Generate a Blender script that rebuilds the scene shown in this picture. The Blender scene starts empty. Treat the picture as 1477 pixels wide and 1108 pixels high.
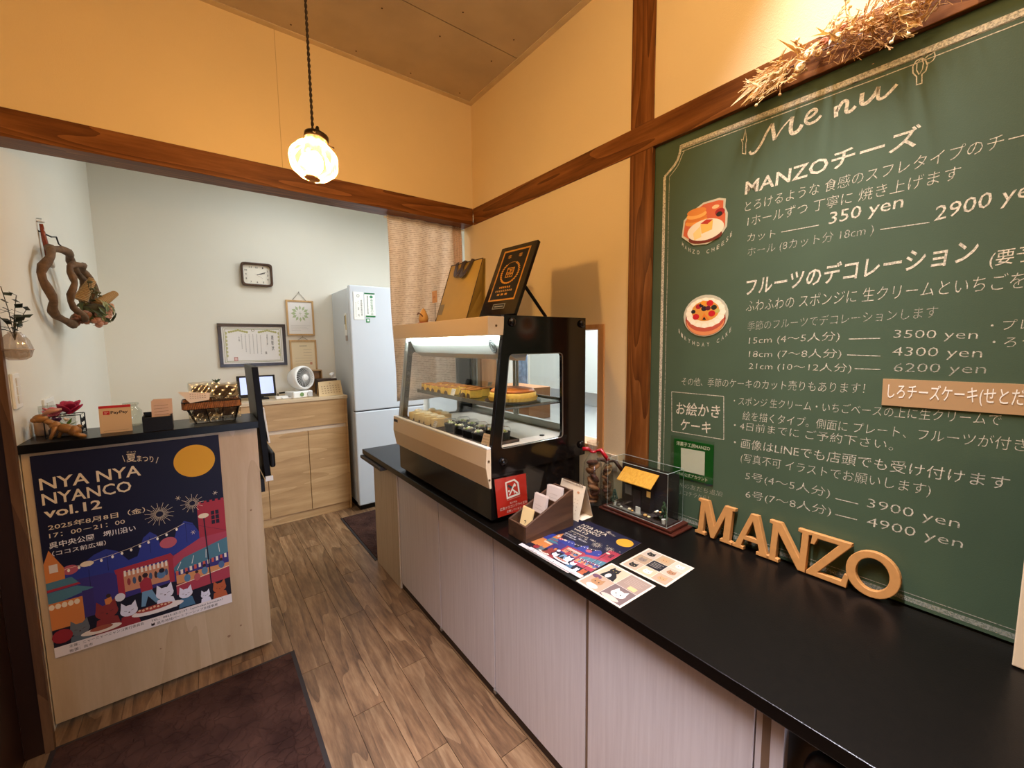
import bpy, bmesh, math, random
from mathutils import Vector, Matrix
SC = bpy.context.scene
COL = SC.collection
PI = math.pi
random.seed(7)

# ------------------------------------------------------------------ camera
f_px, yaw, pitch, roll = 597.637, 0.6470464, 0.0993201, -0.0109017
fw = Vector((math.sin(yaw)*math.cos(pitch), math.cos(yaw)*math.cos(pitch), -math.sin(pitch)))
rt = Vector((math.cos(yaw), -math.sin(yaw), 0)); up = rt.cross(fw)
r2 = math.cos(roll)*rt + math.sin(roll)*up
u2 = -math.sin(roll)*rt + math.cos(roll)*up
cam_data = bpy.data.cameras.new('camera'); cam = bpy.data.objects.new('camera', cam_data)
COL.objects.link(cam); SC.camera = cam
cam_data.sensor_width = 36.0; cam_data.sensor_fit = 'HORIZONTAL'
cam_data.lens = f_px/1477*36; cam_data.clip_start = 0.02
Mx = Matrix((r2, u2, -fw)).transposed().to_4x4(); Mx.translation = (0, 0, 1.38)
cam.matrix_world = Mx

# ------------------------------------------------------------------ world, view, lights
W = bpy.data.worlds.new('world'); SC.world = W; W.use_nodes = True
bg = W.node_tree.nodes['Background']; bg.inputs[0].default_value = (0.75, 0.85, 1.0, 1); bg.inputs[1].default_value = 0.35
vs = SC.view_settings; vs.view_transform = 'Standard'; vs.look = 'None'; vs.gamma = 1; vs.use_curve_mapping = False; vs.exposure = 0.0
SC.cycles.use_denoising = True
SC.cycles.max_bounces = 8; SC.cycles.diffuse_bounces = 5; SC.cycles.transparent_max_bounces = 24
SC.cycles.caustics_reflective = False; SC.cycles.caustics_refractive = False
SC.cycles.sample_clamp_indirect = 6

def area(name, loc, target, sx, sy, power, col, spread=None):
    l = bpy.data.lights.new(name, 'AREA'); l.shape = 'RECTANGLE'; l.size = sx; l.size_y = sy
    l.energy = power; l.color = col
    if spread: l.spread = spread
    o = bpy.data.objects.new(name, l); COL.objects.link(o); o.location = loc
    d = Vector(target) - Vector(loc); o.rotation_euler = d.to_track_quat('-Z', 'Y').to_euler()
    return o
def point(name, loc, power, col, rad):
    l = bpy.data.lights.new(name, 'POINT'); l.energy = power; l.color = col; l.shadow_soft_size = rad
    o = bpy.data.objects.new(name, l); COL.objects.link(o); o.location = loc; return o
WARM = (1.0, 0.66, 0.31)
COOL = (0.72, 0.80, 1.0)
point('counter_spot_light', (0.98, 0.22, 2.46), 2.8, WARM, 0.025)
point('board_warm_fill', (0.55, -0.75, 2.45), 23, WARM, 0.06)  # added warm fill to brighten the board and right wall, no fixture behind it
point('entrance_warm_fill', (0.55, 0.55, 2.55), 10, WARM, 0.12)  # added general warm fill near the ceiling, stands in for unseen pendants
area('entrance_daylight', (0.55, -2.45, 0.95), (0.38, 2.0, 0.50), 0.6, 0.8, 2.0, (0.66, 0.76, 1.0), 0.42)
area('corridor_strip_light', (0.30, 0.4, 2.72), (0.42, 0.4, 0), 0.05, 1.8, 34, (0.86, 0.83, 0.93), 1.25)
area('aisle_strip_light', (0.52, 0.4, 2.72), (0.56, 0.4, 0), 0.05, 1.8, 11, (0.82, 0.84, 0.98), 1.15)
area('back_room_light', (0.62, 3.10, 2.66), (0.60, 3.25, 0), 0.30, 0.7, 8.4, (0.86, 0.95, 1.0))
area('kitchen_light', (2.4, 2.1, 2.5), (2.3, 2.1, 0), 1.2, 1.8, 105, (0.88, 0.95, 1.0))

# ------------------------------------------------------------------ materials
def lin(c):
    return tuple((x/255/12.92 if x/255 <= 0.04045 else ((x/255+0.055)/1.055)**2.4) for x in c)
MATS = {}
def nodes(name):
    m = bpy.data.materials.new(name); m.use_nodes = True
    nt = m.node_tree; b = nt.nodes['Principled BSDF']
    return m, nt, b
def N(nt, t, **kw):
    n = nt.nodes.new(t)
    for k, v in kw.items(): setattr(n, k, v)
    return n
def plain(name, c, rough=0.5, metal=0.0, bump=0.0, bscale=200, var=0.0, vscale=8, spec=0.5):
    if name in MATS: return MATS[name]
    m, nt, b = nodes(name); c = lin(c)
    b.inputs['Base Color'].default_value = (*c, 1); b.inputs['Roughness'].default_value = rough
    b.inputs['Metallic'].default_value = metal; b.inputs['Specular IOR Level'].default_value = spec
    tc = N(nt, 'ShaderNodeTexCoord')
    if var or bump:
        no = N(nt, 'ShaderNodeTexNoise'); no.inputs['Scale'].default_value = vscale; no.inputs['Detail'].default_value = 4
        nt.links.new(tc.outputs['Object'], no.inputs['Vector'])
        if var:
            r = N(nt, 'ShaderNodeValToRGB'); e = r.color_ramp.elements
            e[0].position = .3; e[1].position = .7
            e[0].color = (*[x*(1-var) for x in c], 1); e[1].color = (*[min(1, x*(1+var)) for x in c], 1)
            nt.links.new(no.outputs[0], r.inputs[0]); nt.links.new(r.outputs[0], b.inputs['Base Color'])
        if bump:
            n2 = N(nt, 'ShaderNodeTexNoise'); n2.inputs['Scale'].default_value = bscale; n2.inputs['Detail'].default_value = 3
            nt.links.new(tc.outputs['Object'], n2.inputs['Vector'])
            bp = N(nt, 'ShaderNodeBump'); bp.inputs['Strength'].default_value = bump; bp.inputs['Distance'].default_value = 0.002
            nt.links.new(n2.outputs[0], bp.inputs['Height']); nt.links.new(bp.outputs[0], b.inputs['Normal'])
    MATS[name] = m; return m
def wood(name, cols, axis, fine=60, rings=0.0, ringscale=6, rough=0.45, rand=False, stretch=12, bump=0.25, blotch=0.0, spec=0.5):
    """grain runs along axis; cols = dark, mid, light"""
    if name in MATS: return MATS[name]
    m, nt, b = nodes(name); cols = [lin(c) for c in cols]
    tc = N(nt, 'ShaderNodeTexCoord'); vec = tc.outputs['Object']
    if rand:
        oi = N(nt, 'ShaderNodeObjectInfo'); mu = N(nt, 'ShaderNodeMath', operation='MULTIPLY'); mu.inputs[1].default_value = 37.0
        nt.links.new(oi.outputs['Random'], mu.inputs[0])
        va = N(nt, 'ShaderNodeVectorMath', operation='ADD'); nt.links.new(vec, va.inputs[0]); nt.links.new(mu.outputs[0], va.inputs[1]); vec = va.outputs[0]
    mp = N(nt, 'ShaderNodeMapping'); s = [1.0, 1.0, 1.0]; s[axis] = 1.0/stretch; mp.inputs['Scale'].default_value = s
    nt.links.new(vec, mp.inputs['Vector'])
    n1 = N(nt, 'ShaderNodeTexNoise'); n1.inputs['Scale'].default_value = fine; n1.inputs['Detail'].default_value = 6; n1.inputs['Roughness'].default_value = .65
    nt.links.new(mp.outputs[0], n1.inputs['Vector'])
    fac = n1.outputs[0]
    if rings:
        mp2 = N(nt, 'ShaderNodeMapping'); s = [1.0, 1.0, 1.0]; s[axis] = 0.10; mp2.inputs['Scale'].default_value = s
        nt.links.new(vec, mp2.inputs['Vector'])
        nd = N(nt, 'ShaderNodeTexNoise'); nd.inputs['Scale'].default_value = 5; nd.inputs['Detail'].default_value = 2
        nt.links.new(mp2.outputs[0], nd.inputs['Vector'])
        ms = N(nt, 'ShaderNodeMath', operation='MULTIPLY'); ms.inputs[1].default_value = ringscale
        nt.links.new(nd.outputs[0], ms.inputs[0])
        fr = N(nt, 'ShaderNodeMath', operation='FRACT'); nt.links.new(ms.outputs[0], fr.inputs[0])
        mx = N(nt, 'ShaderNodeMix'); mx.inputs[0].default_value = rings
        nt.links.new(fac, mx.inputs[2]); nt.links.new(fr.outputs[0], mx.inputs[3]); fac = mx.outputs[0]
    r = N(nt, 'ShaderNodeValToRGB'); e = r.color_ramp.elements
    e[0].position = .28; e[0].color = (*cols[0], 1); e[1].position = .72; e[1].color = (*cols[2], 1)
    k = e.new(.5); k.color = (*cols[1], 1)
    nt.links.new(fac, r.inputs[0]); colout = r.outputs[0]
    if blotch or rand:
        n3 = N(nt, 'ShaderNodeTexNoise'); n3.inputs['Scale'].default_value = 7; n3.inputs['Detail'].default_value = 5
        mp3 = N(nt, 'ShaderNodeMapping'); s = [1.0, 1.0, 1.0]; s[axis] = .35; mp3.inputs['Scale'].default_value = s
        nt.links.new(vec, mp3.inputs['Vector']); nt.links.new(mp3.outputs[0], n3.inputs['Vector'])
        mr = N(nt, 'ShaderNodeMapRange'); mr.inputs[1].default_value = .3; mr.inputs[2].default_value = .7
        mr.inputs[3].default_value = 1-blotch; mr.inputs[4].default_value = 1+blotch*.6
        nt.links.new(n3.outputs[0], mr.inputs[0])
        hs = N(nt, 'ShaderNodeHueSaturation'); nt.links.new(mr.outputs[0], hs.inputs['Value']); nt.links.new(colout, hs.inputs['Color']); colout = hs.outputs[0]
        if rand:
            h2 = N(nt, 'ShaderNodeHueSaturation'); m2 = N(nt, 'ShaderNodeMapRange'); m2.inputs[3].default_value = .88; m2.inputs[4].default_value = 1.12
            nt.links.new(oi.outputs['Random'], m2.inputs[0]); nt.links.new(m2.outputs[0], h2.inputs['Value']); nt.links.new(colout, h2.inputs['Color']); colout = h2.outputs[0]
    nt.links.new(colout, b.inputs['Base Color'])
    b.inputs['Roughness'].default_value = rough; b.inputs['Specular IOR Level'].default_value = spec
    if bump:
        bp = N(nt, 'ShaderNodeBump'); bp.inputs['Strength'].default_value = bump; bp.inputs['Distance'].default_value = .001
        nt.links.new(fac, bp.inputs['Height']); nt.links.new(bp.outputs[0], b.inputs['Normal'])
    MATS[name] = m; return m
def emit(name, c, s):
    if name in MATS: return MATS[name]
    m, nt, b = nodes(name); b.inputs['Base Color'].default_value = (*lin(c), 1)
    b.inputs['Emission Color'].default_value = (*lin(c), 1); b.inputs['Emission Strength'].default_value = s
    MATS[name] = m; return m
def glass(name, tint=(255, 255, 255), refl=0.06, trans=0.0, tcol=(255, 210, 120), rough=0.02):
    """thin glass: tinted transparency, fresnel gloss and optionally some translucency"""
    if name in MATS: return MATS[name]
    m = bpy.data.materials.new(name); m.use_nodes = True; nt = m.node_tree; nt.nodes.clear()
    out = N(nt, 'ShaderNodeOutputMaterial'); t = N(nt, 'ShaderNodeBsdfTransparent'); t.inputs[0].default_value = (*lin(tint), 1)
    g = N(nt, 'ShaderNodeBsdfGlossy'); g.inputs['Roughness'].default_value = rough
    lw = N(nt, 'ShaderNodeLayerWeight'); pw = N(nt, 'ShaderNodeMath', operation='POWER'); pw.inputs[1].default_value = 5
    nt.links.new(lw.outputs['Facing'], pw.inputs[0]); ad = N(nt, 'ShaderNodeMath', operation='MULTIPLY_ADD')
    ad.inputs[1].default_value = .8; ad.inputs[2].default_value = refl*.6; ad.use_clamp = True
    nt.links.new(pw.outputs[0], ad.inputs[0])
    mx = N(nt, 'ShaderNodeMixShader'); nt.links.new(ad.outputs[0], mx.inputs[0])
    src = t.outputs[0]
    if trans:
        tr = N(nt, 'ShaderNodeBsdfTranslucent'); tr.inputs[0].default_value = (*lin(tcol), 1)
        m0 = N(nt, 'ShaderNodeMixShader'); m0.inputs[0].default_value = trans
        nt.links.new(t.outputs[0], m0.inputs[1]); nt.links.new(tr.outputs[0], m0.inputs[2]); src = m0.outputs[0]
    nt.links.new(src, mx.inputs[1]); nt.links.new(g.outputs[0], mx.inputs[2]); nt.links.new(mx.outputs[0], out.inputs[0])
    MATS[name] = m; return m
def cloth_print(name, base, line, rough=.9):
    if name in MATS: return MATS[name]
    m, nt, b = nodes(name); tc = N(nt, 'ShaderNodeTexCoord')
    wv = N(nt, 'ShaderNodeTexWave', wave_type='BANDS', bands_direction='Z'); wv.inputs['Scale'].default_value = 30; wv.inputs['Distortion'].default_value = .6; wv.inputs['Detail Scale'].default_value = 4
    no = N(nt, 'ShaderNodeTexNoise'); no.inputs['Scale'].default_value = 60
    nt.links.new(tc.outputs['Object'], wv.inputs[0]); nt.links.new(tc.outputs['Object'], no.inputs['Vector'])
    mu = N(nt, 'ShaderNodeMath', operation='MULTIPLY'); nt.links.new(wv.outputs[1], mu.inputs[0]); nt.links.new(no.outputs[0], mu.inputs[1])
    r = N(nt, 'ShaderNodeValToRGB'); e = r.color_ramp.elements; e[0].position = .33; e[0].color = (*lin(base), 1); e[1].position = .5; e[1].color = (*lin(line), 1)
    nt.links.new(mu.outputs[0], r.inputs[0]); nt.links.new(r.outputs[0], b.inputs['Base Color']); b.inputs['Roughness'].default_value = rough
    tl = N(nt, 'ShaderNodeBsdfTranslucent'); nt.links.new(r.outputs[0], tl.inputs[0]); mx = N(nt, 'ShaderNodeMixShader'); mx.inputs[0].default_value = .6
    nt.links.new(b.outputs[0], mx.inputs[1]); nt.links.new(tl.outputs[0], mx.inputs[2]); nt.links.new(mx.outputs[0], nt.nodes['Material Output'].inputs[0])
    MATS[name] = m; return m
def pm(c):   # printing ink of one colour
    return plain('ink_%02x%02x%02x' % tuple(int(x) for x in c), c, .55, spec=.3)

# ------------------------------------------------------------------ mesh builder
class MB:
    def __init__(s): s.v = []; s.f = []; s.mi = []; s.mats = []
    def m(s, mat):
        if mat is None: return 0
        if mat not in s.mats: s.mats.append(mat)
        return s.mats.index(mat)
    def add(s, vs_, fs, mat=None, mtx=None):
        o = len(s.v); i = s.m(mat)
        for p in vs_:
            p = Vector(p)
            s.v.append(mtx @ p if mtx is not None else p)
        for f in fs: s.f.append([o+k for k in f]); s.mi.append(i)
        return s
    def box(s, a, b, mat=None, mtx=None):
        x0, y0, z0 = a; x1, y1, z1 = b
        v = [(x0,y0,z0),(x1,y0,z0),(x1,y1,z0),(x0,y1,z0),(x0,y0,z1),(x1,y0,z1),(x1,y1,z1),(x0,y1,z1)]
        return s.add(v, [(0,3,2,1),(4,5,6,7),(0,1,5,4),(1,2,6,5),(2,3,7,6),(3,0,4,7)], mat, mtx)
    def prism(s, pts, n, mat=None, mtx=None):
        """closed polygon pts (3-D) extruded along vector n"""
        k = len(pts); P = [Vector(p) for p in pts]; n = Vector(n)
        return s.add(P+[p+n for p in P], [tuple(range(k))[::-1], tuple(range(k, 2*k))]+[(i,(i+1)%k,(i+1)%k+k,i+k) for i in range(k)], mat, mtx)
    def lathe(s, prof, n=24, mat=None, mtx=None, rib=0, ribs=0, cap=True):
        v = []; f = []
        for j, (r, z) in enumerate(prof):
            for i in range(n):
                a = 2*PI*i/n; rr = r*(1+rib*math.cos(ribs*a)) if rib else r
                v.append((rr*math.cos(a), rr*math.sin(a), z))
        for j in range(len(prof)-1):
            for i in range(n):
                a, b = j*n+i, j*n+(i+1)%n; f.append((a, b, b+n, a+n))
        if cap:
            if prof[0][0] > 1e-6: f.append(tuple(range(n))[::-1])
            if prof[-1][0] > 1e-6: f.append(tuple(range((len(prof)-1)*n, len(prof)*n)))
        return s.add(v, f, mat, mtx)
    def tube(s, path, r, n=8, mat=None, closed=False, mtx=None):
        P = [Vector(p) for p in path]; L = len(P); v = []; f = []
        rs = r if isinstance(r, (list, tuple)) else [r]*L
        prev = None
        for i, p in enumerate(P):
            if closed: t = (P[(i+1) % L]-P[i-1])
            else: t = P[min(i+1, L-1)]-P[max(i-1, 0)]
            t = t.normalized() if t.length > 1e-9 else Vector((0, 0, 1))
            if prev is None:
                a = Vector((0, 0, 1)) if abs(t.z) < .9 else Vector((1, 0, 0)); a = t.cross(a).normalized()
            else:
                a = (prev - t*prev.dot(t)); a = a.normalized() if a.length > 1e-9 else t.orthogonal().normalized()
            prev = a; b = t.cross(a)
            for k in range(n):
                q = 2*PI*k/n; v.append(p+(a*math.cos(q)+b*math.sin(q))*rs[i])
        m_ = L if closed else L-1
        for i in range(m_):
            for k in range(n):
                a0 = i*n+k; a1 = i*n+(k+1) % n; b0 = ((i+1) % L)*n+k; b1 = ((i+1) % L)*n+(k+1) % n
                f.append((a0, a1, b1, b0))
        if not closed: f.append(tuple(range(n))[::-1]); f.append(tuple(range((L-1)*n, L*n)))
        return s.add(v, f, mat, mtx)
    def ball(s, c, r, mat=None, seg=12, rings=8, mtx=None):
        r = r if isinstance(r, (list, tuple)) else (r, r, r)
        pr = [(math.sin(PI*j/rings), -math.cos(PI*j/rings)) for j in range(rings+1)]
        v = []; f = []
        for (rr, z) in pr:
            for i in range(seg): v.append((c[0]+r[0]*rr*math.cos(2*PI*i/seg), c[1]+r[1]*rr*math.sin(2*PI*i/seg), c[2]+r[2]*z))
        for j in range(rings):
            for i in range(seg):
                a, b = j*seg+i, j*seg+(i+1) % seg; f.append((a, b, b+seg, a+seg))
        return s.add(v, f, mat, mtx)
    def grid(s, fn, nu, nv, mat=None):
        v = [fn(i/nu, j/nv) for j in range(nv+1) for i in range(nu+1)]
        f = [(j*(nu+1)+i, j*(nu+1)+i+1, (j+1)*(nu+1)+i+1, (j+1)*(nu+1)+i) for j in range(nv) for i in range(nu)]
        return s.add(v, f, mat)
    def mesh(s, name, mat=None, smooth=False, weld=False):
        me = bpy.data.meshes.new(name); me.from_pydata([tuple(p) for p in s.v], [], s.f)
        if s.mats:
            for m in s.mats: me.materials.append(m)
            me.polygons.foreach_set('material_index', s.mi)
        elif mat: me.materials.append(mat)
        if weld:
            bm = bmesh.new(); bm.from_mesh(me); bmesh.ops.remove_doubles(bm, verts=bm.verts, dist=1e-5); bm.to_mesh(me); bm.free()
        if smooth: me.polygons.foreach_set('use_smooth', [True]*len(me.polygons))
        me.update(); return me
def link(name, data, parent=None, label=None, cat=None, group=None, kind=None, loc=None, rot=None):
    o = bpy.data.objects.new(name, data); COL.objects.link(o)
    if parent: o.parent = parent
    if loc: o.location = loc
    if rot: o.rotation_euler = rot
    if label: o['label'] = label
    if cat: o['category'] = cat
    if group: o['group'] = group
    if kind: o['kind'] = kind
    return o
def obj(name, mb, mat=None, parent=None, bevel=0, smooth=False, sub=0, solid=0, weld=False, **kw):
    me = mb.mesh(name, mat, smooth or sub > 0, weld)
    o = link(name, me, parent, **kw)
    q = parent
    while q is not None:
        if q.get('_base'): me.transform(Matrix.Translation(-Vector(q['_base']))); break
        q = q.parent
    if solid:
        m = o.modifiers.new('thick', 'SOLIDIFY'); m.thickness = solid; m.offset = 0
    if bevel:
        m = o.modifiers.new('edge', 'BEVEL'); m.width = bevel; m.segments = 2; m.limit_method = 'ANGLE'; m.angle_limit = .6
    if sub:
        m = o.modifiers.new('sub', 'SUBSURF'); m.levels = sub; m.render_levels = sub
    return o
def thing(name, label, cat, base=(0, 0, 0), group=None):
    """Empty at the thing's base; parts are written in world coordinates and shifted to it"""
    o = link(name, None, None, label, cat, group); o.location = base; o['_base'] = tuple(base); return o
def box(name, a, b, mat, parent=None, bevel=0, **kw): return obj(name, MB().box(a, b), mat, parent, bevel, **kw)

# ------------------------------------------------------------------ text and printing
def glyphs(txt, weight=0.0):
    cu = bpy.data.curves.new('lettering', 'FONT'); cu.body = txt; cu.resolution_u = 2; cu.offset = weight
    o = bpy.data.objects.new('lettering', cu); me = bpy.data.meshes.new_from_object(o)
    v = [(p.co.x, p.co.y) for p in me.vertices]; f = [tuple(p.vertices) for p in me.polygons]
    bpy.data.objects.remove(o); bpy.data.curves.remove(cu); bpy.data.meshes.remove(me)
    return v, f
class Print:
    """flat printing on a sheet: O top left corner, U right, V down (unit vectors); lifted a hair per layer"""
    def __init__(s, O, U, V, w, h, lift=.0004):
        s.O = Vector(O); s.U = Vector(U).normalized(); s.V = Vector(V).normalized(); s.N = s.V.cross(s.U).normalized()
        s.w = w; s.h = h; s.mb = MB(); s.lv = 1; s.lift = lift; s.inc = min(.08, 6e-6/lift)
    tone = 1.0
    def ink(s, c): return pm(tuple(int(x*s.tone) for x in c))
    def p(s, u, v, l=None): return s.O+s.U*(u*s.w)+s.V*(v*s.h)+s.N*((s.lv if l is None else l)*s.lift)
    def poly(s, pts, c, up_=True):
        mat = c if hasattr(c, 'node_tree') else s.ink(c)
        s.mb.add([s.p(u, v) for u, v in pts], [tuple(range(len(pts)))], mat)
        if up_: s.lv += s.inc
        return s
    def rect(s, u0, v0, u1, v1, c): return s.poly([(u0, v0), (u1, v0), (u1, v1), (u0, v1)], c)
    def oval(s, u, v, ru, rv, c, n=20, rot=0): return s.poly([(u+ru*math.cos(2*PI*i/n+rot), v+rv*math.sin(2*PI*i/n+rot)) for i in range(n)], c)
    def line(s, pts, wd, c, closed=False):
        """polyline of width wd (metres)"""
        mat = c if hasattr(c, 'node_tree') else s.ink(c)
        Q = [Vector((u*s.w, v*s.h)) for u, v in pts]
        Q = [q for i, q in enumerate(Q) if i == 0 or (q-Q[i-1]).length > 1e-6]
        if len(Q) < 2: return s
        n = len(Q); L = []; R = []
        for i in range(n):
            a = Q[i-1] if (i > 0 or closed) else None; b = Q[(i+1) % n] if (i < n-1 or closed) else None
            d1 = (Q[i]-a).normalized() if a is not None else None; d2 = (b-Q[i]).normalized() if b is not None else None
            if d1 is None: d1 = d2
            if d2 is None: d2 = d1
            n1 = Vector((-d1.y, d1.x)); n2 = Vector((-d2.y, d2.x)); m_ = n1+n2
            m_ = m_.normalized() if m_.length > .2 else n1
            k = wd/2/max(.5, m_.dot(n1)); L.append(Q[i]+m_*k); R.append(Q[i]-m_*k)
        vs_ = [s.p(q.x/s.w, q.y/s.h) for q in L+R]
        s.mb.add(vs_, [(i, (i+1) % n, (i+1) % n+n, i+n) for i in range(n if closed else n-1)], mat)
        s.lv += s.inc; return s
    def text(s, txt, u0, v0, u1, v1, h, c, weight=0, shear=0, hm=None):
        """baseline from (u0,v0) to (u1,v1), cap/character height h (fraction of sheet height)"""
        mat = c if hasattr(c, 'node_tree') else s.ink(c)
        v, f = glyphs(txt, weight)
        if not v: return s
        x0 = min(p[0] for p in v); x1 = max(p[0] for p in v); ch = max(p[1] for p in v)
        o = len(v); out = []
        for (x, y) in v:
            t = (x-x0)/(x1-x0); yy = y/ch*h
            out.append(s.p(u0+(u1-u0)*t+shear*yy*s.h/s.w, v0+(v1-v0)*t-yy))
        s.mb.add(out, f, mat); s.lv += s.inc; return s
    def vtext(s, txt, u, v0, v1, wd, c):
        n = len(txt); hh = (v1-v0)/n
        for i, ch in enumerate(txt): s.text(ch, u-wd/2, v0+hh*(i+.9), u+wd/2, v0+hh*(i+.9), hh*.8, c)
        return s
    def finish(s, name='print', parent=None, **kw): return obj(name, s.mb, None, parent, **kw)
def sheet(O, U, V, w, h, th, mat=None):
    O, U, V = Vector(O), Vector(U).normalized(), Vector(V).normalized(); n = V.cross(U)
    return MB().prism([O, O+U*w, O+U*w+V*h, O+V*h], -n*th, mat)
def curve_solid(loops, depth, bevel=.002):
    """2-D outlines (first outer, others holes) -> solid mesh in XY with thickness along Z"""
    cu = bpy.data.curves.new('outline', 'CURVE'); cu.dimensions = '2D'; cu.fill_mode = 'BOTH'
    cu.extrude = depth/2-bevel; cu.bevel_depth = bevel; cu.bevel_resolution = 1; cu.offset = -bevel
    for L in loops:
        sp = cu.splines.new('POLY'); sp.points.add(len(L)-1); sp.use_cyclic_u = True
        for i, (x, y) in enumerate(L): sp.points[i].co = (x, y, 0, 1)
    o = bpy.data.objects.new('outline', cu); me = bpy.data.meshes.new_from_object(o)
    mb = MB().add([tuple(v.co) for v in me.vertices], [tuple(p.vertices) for p in me.polygons])
    bpy.data.objects.remove(o); bpy.data.curves.remove(cu); bpy.data.meshes.remove(me)
    return mb
def xf(mb, M):
    mb.v = [M @ p for p in mb.v]; return mb
def axes(X, Y, Z, O):
    m = Matrix((Vector(X), Vector(Y), Vector(Z))).transposed().to_4x4(); m.translation = O; return m

# ------------------------------------------------------------------ shared materials
TIMBER_X = wood('timber_x', [(88, 48, 18), (116, 68, 28), (142, 90, 44)], 0, 70, .34, 22, .42, spec=.22)
TIMBER_Y = wood('timber_y', [(88, 48, 18), (116, 68, 28), (142, 90, 44)], 1, 70, .34, 22, .42, spec=.22)
TIMBER_Z = wood('timber_z', [(88, 48, 18), (116, 68, 28), (142, 90, 44)], 2, 70, .34, 22, .42, spec=.22)
CREAM = plain('cream_wallpaper', (234, 210, 164), .85, bump=.35, bscale=260, var=.02, vscale=3)
WHITE_WALL = plain('white_wallpaper', (226, 221, 208), .85, bump=.3, bscale=260, var=.015, vscale=3)
PLY = wood('birch_ply', [(186, 158, 122), (196, 170, 134), (206, 181, 147)], 2, 26, .25, 6, .42, stretch=9, bump=.05)
OAK = wood('oak_veneer', [(160, 122, 76), (180, 142, 94), (198, 161, 112)], 0, 24, .2, 5, .5, stretch=9, bump=.08)
PALE_LAM = wood('pale_laminate', [(206, 196, 196), (214, 205, 205), (222, 214, 214)], 2, 90, 0, 0, .55, stretch=30, bump=.08)
BLACK_TOP = plain('black_worktop', (10, 7, 5), .30, bump=.1, bscale=300, var=.12, vscale=60, spec=.2)
BLACK_GLOSS = plain('black_gloss', (17, 13, 11), .12)
BLACK_MATT = plain('black_matt', (18, 15, 13), .5, spec=.25)
BLACK_METAL = plain('black_metal', (22, 20, 19), .4, .6)
STEEL = plain('steel', (190, 192, 190), .28, .9)
WHITE_PLASTIC = plain('white_plastic', (232, 231, 226), .4)
PANE = glass('clear_glass', refl=.06)
ACRYLIC = glass('acrylic', (250, 253, 252), refl=.05)
FILM = glass('clear_film', (240, 238, 232), refl=.12, trans=.14, tcol=(235, 230, 215), rough=.12)
def tag(o, **k):
    for a, b in k.items(): o[a] = b
    return o
S = dict(kind='structure')

# ------------------------------------------------------------------ the room
ZC = 2.764; XW = 1.374; YB = 3.993; XL = -0.505
FLOOR_WOOD = wood('worn_floor_oak', [(80, 56, 38), (122, 91, 63), (152, 122, 90)], 1, 60, .20, 11, .42, rand=True, stretch=8, bump=.3, blotch=.26)
floor = tag(box('floor', (-.9, -2.6, -.06), (3.7, 4.1, -.004), plain('floor_bed', (60, 42, 28), .9)), **S)
PWD, PLEN = .115, .91
pl = MB().box((.0009, .0010, -.004), (PWD-.0009, PLEN-.0010, 0)).mesh('plank', FLOOR_WOOD)
lanes = {}
x0 = .255-PWD*10
starts = {10: 1.83, 11: 1.49, 12: 1.19, 13: 1.60, 14: 1.03}
for i in range(27):
    y = starts.get(i, (i*.347) % PLEN + .2)
    y -= math.ceil((y+2.6)/PLEN)*PLEN
    while y < 4.1:
        xx = x0+i*PWD
        if not (xx > .95 and y < 2.0): link('plank', pl, floor, loc=(xx, y, 0))
        y += PLEN
CEIL = plain('ceiling_board', (182, 164, 140), .8, bump=.3, bscale=90, var=.10, vscale=5)
CEIL2 = plain('ceiling_edge', (204, 184, 152), .75, var=.12, vscale=9, bump=.3, bscale=80)
ceil_ = tag(box('ceiling', (-.95, -2.6, ZC+.012), (3.7, 4.1, ZC+.09), plain('ceiling_gap', (30, 22, 14), .9)), **S)
for (a, b) in ((-2.55, -.112), (-.106, .798), (.804, 1.708), (1.713, 2.188)):
    box('board', (-.95, a, ZC), (XW, b, ZC+.011), CEIL, ceil_)
box('board', (-.95, 2.30, ZC), (3.6, 4.05, ZC+.011), plain('kitchen_ceiling', (225, 224, 218), .8), ceil_)
box('edge_strip', (-.95, 2.158, ZC-.004), (XW, 2.188, ZC+.001), CEIL2, ceil_)
box('edge_strip', (XW-.03, -2.5, ZC-.004), (XW, 2.158, ZC+.001), CEIL2, ceil_)
scr = MB()
for y in (2.12, 1.80, 1.62, 1.2, .9):
    for x in [-.7+.28*k for k in range(8)]: scr.lathe([(.0001, ZC-.0015), (.0035, ZC-.001), (.004, ZC)], 8, None, Matrix.Translation((x+random.uniform(-.01, .01), y, 0)))
obj('screw', scr, plain('screw_spot', (70, 48, 30), .6), ceil_)

# partition wall above the opening, its timber lintel
wf = tag(box('wall_front_partition', (-.95, 2.188, 2.17), (XW+.02, 2.29, ZC+.01), CREAM), **S)
box('seam', (.3636, 2.1872, 2.178), (.3656, 2.189, ZC-.004), plain('seam_line', (196, 168, 122), .8), wf)
tag(box('beam_back', (-.95, 2.180, 2.083), (XW-.0055, 2.300, 2.178), TIMBER_X, bevel=.002), **S)
tag(box('beam_right', (1.3685, -2.5, 2.083), (1.50, 2.1795, 2.178), TIMBER_Y, bevel=.002), **S)
tag(box('post_right', (1.3690, .948, .0), (1.47, 1.048, 2.0825), TIMBER_Z, bevel=.002), **S)
tag(box('post_right_upper', (1.3695, .948, 2.1785), (1.47, 1.048, ZC), TIMBER_Z, bevel=.002), **S)
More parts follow.
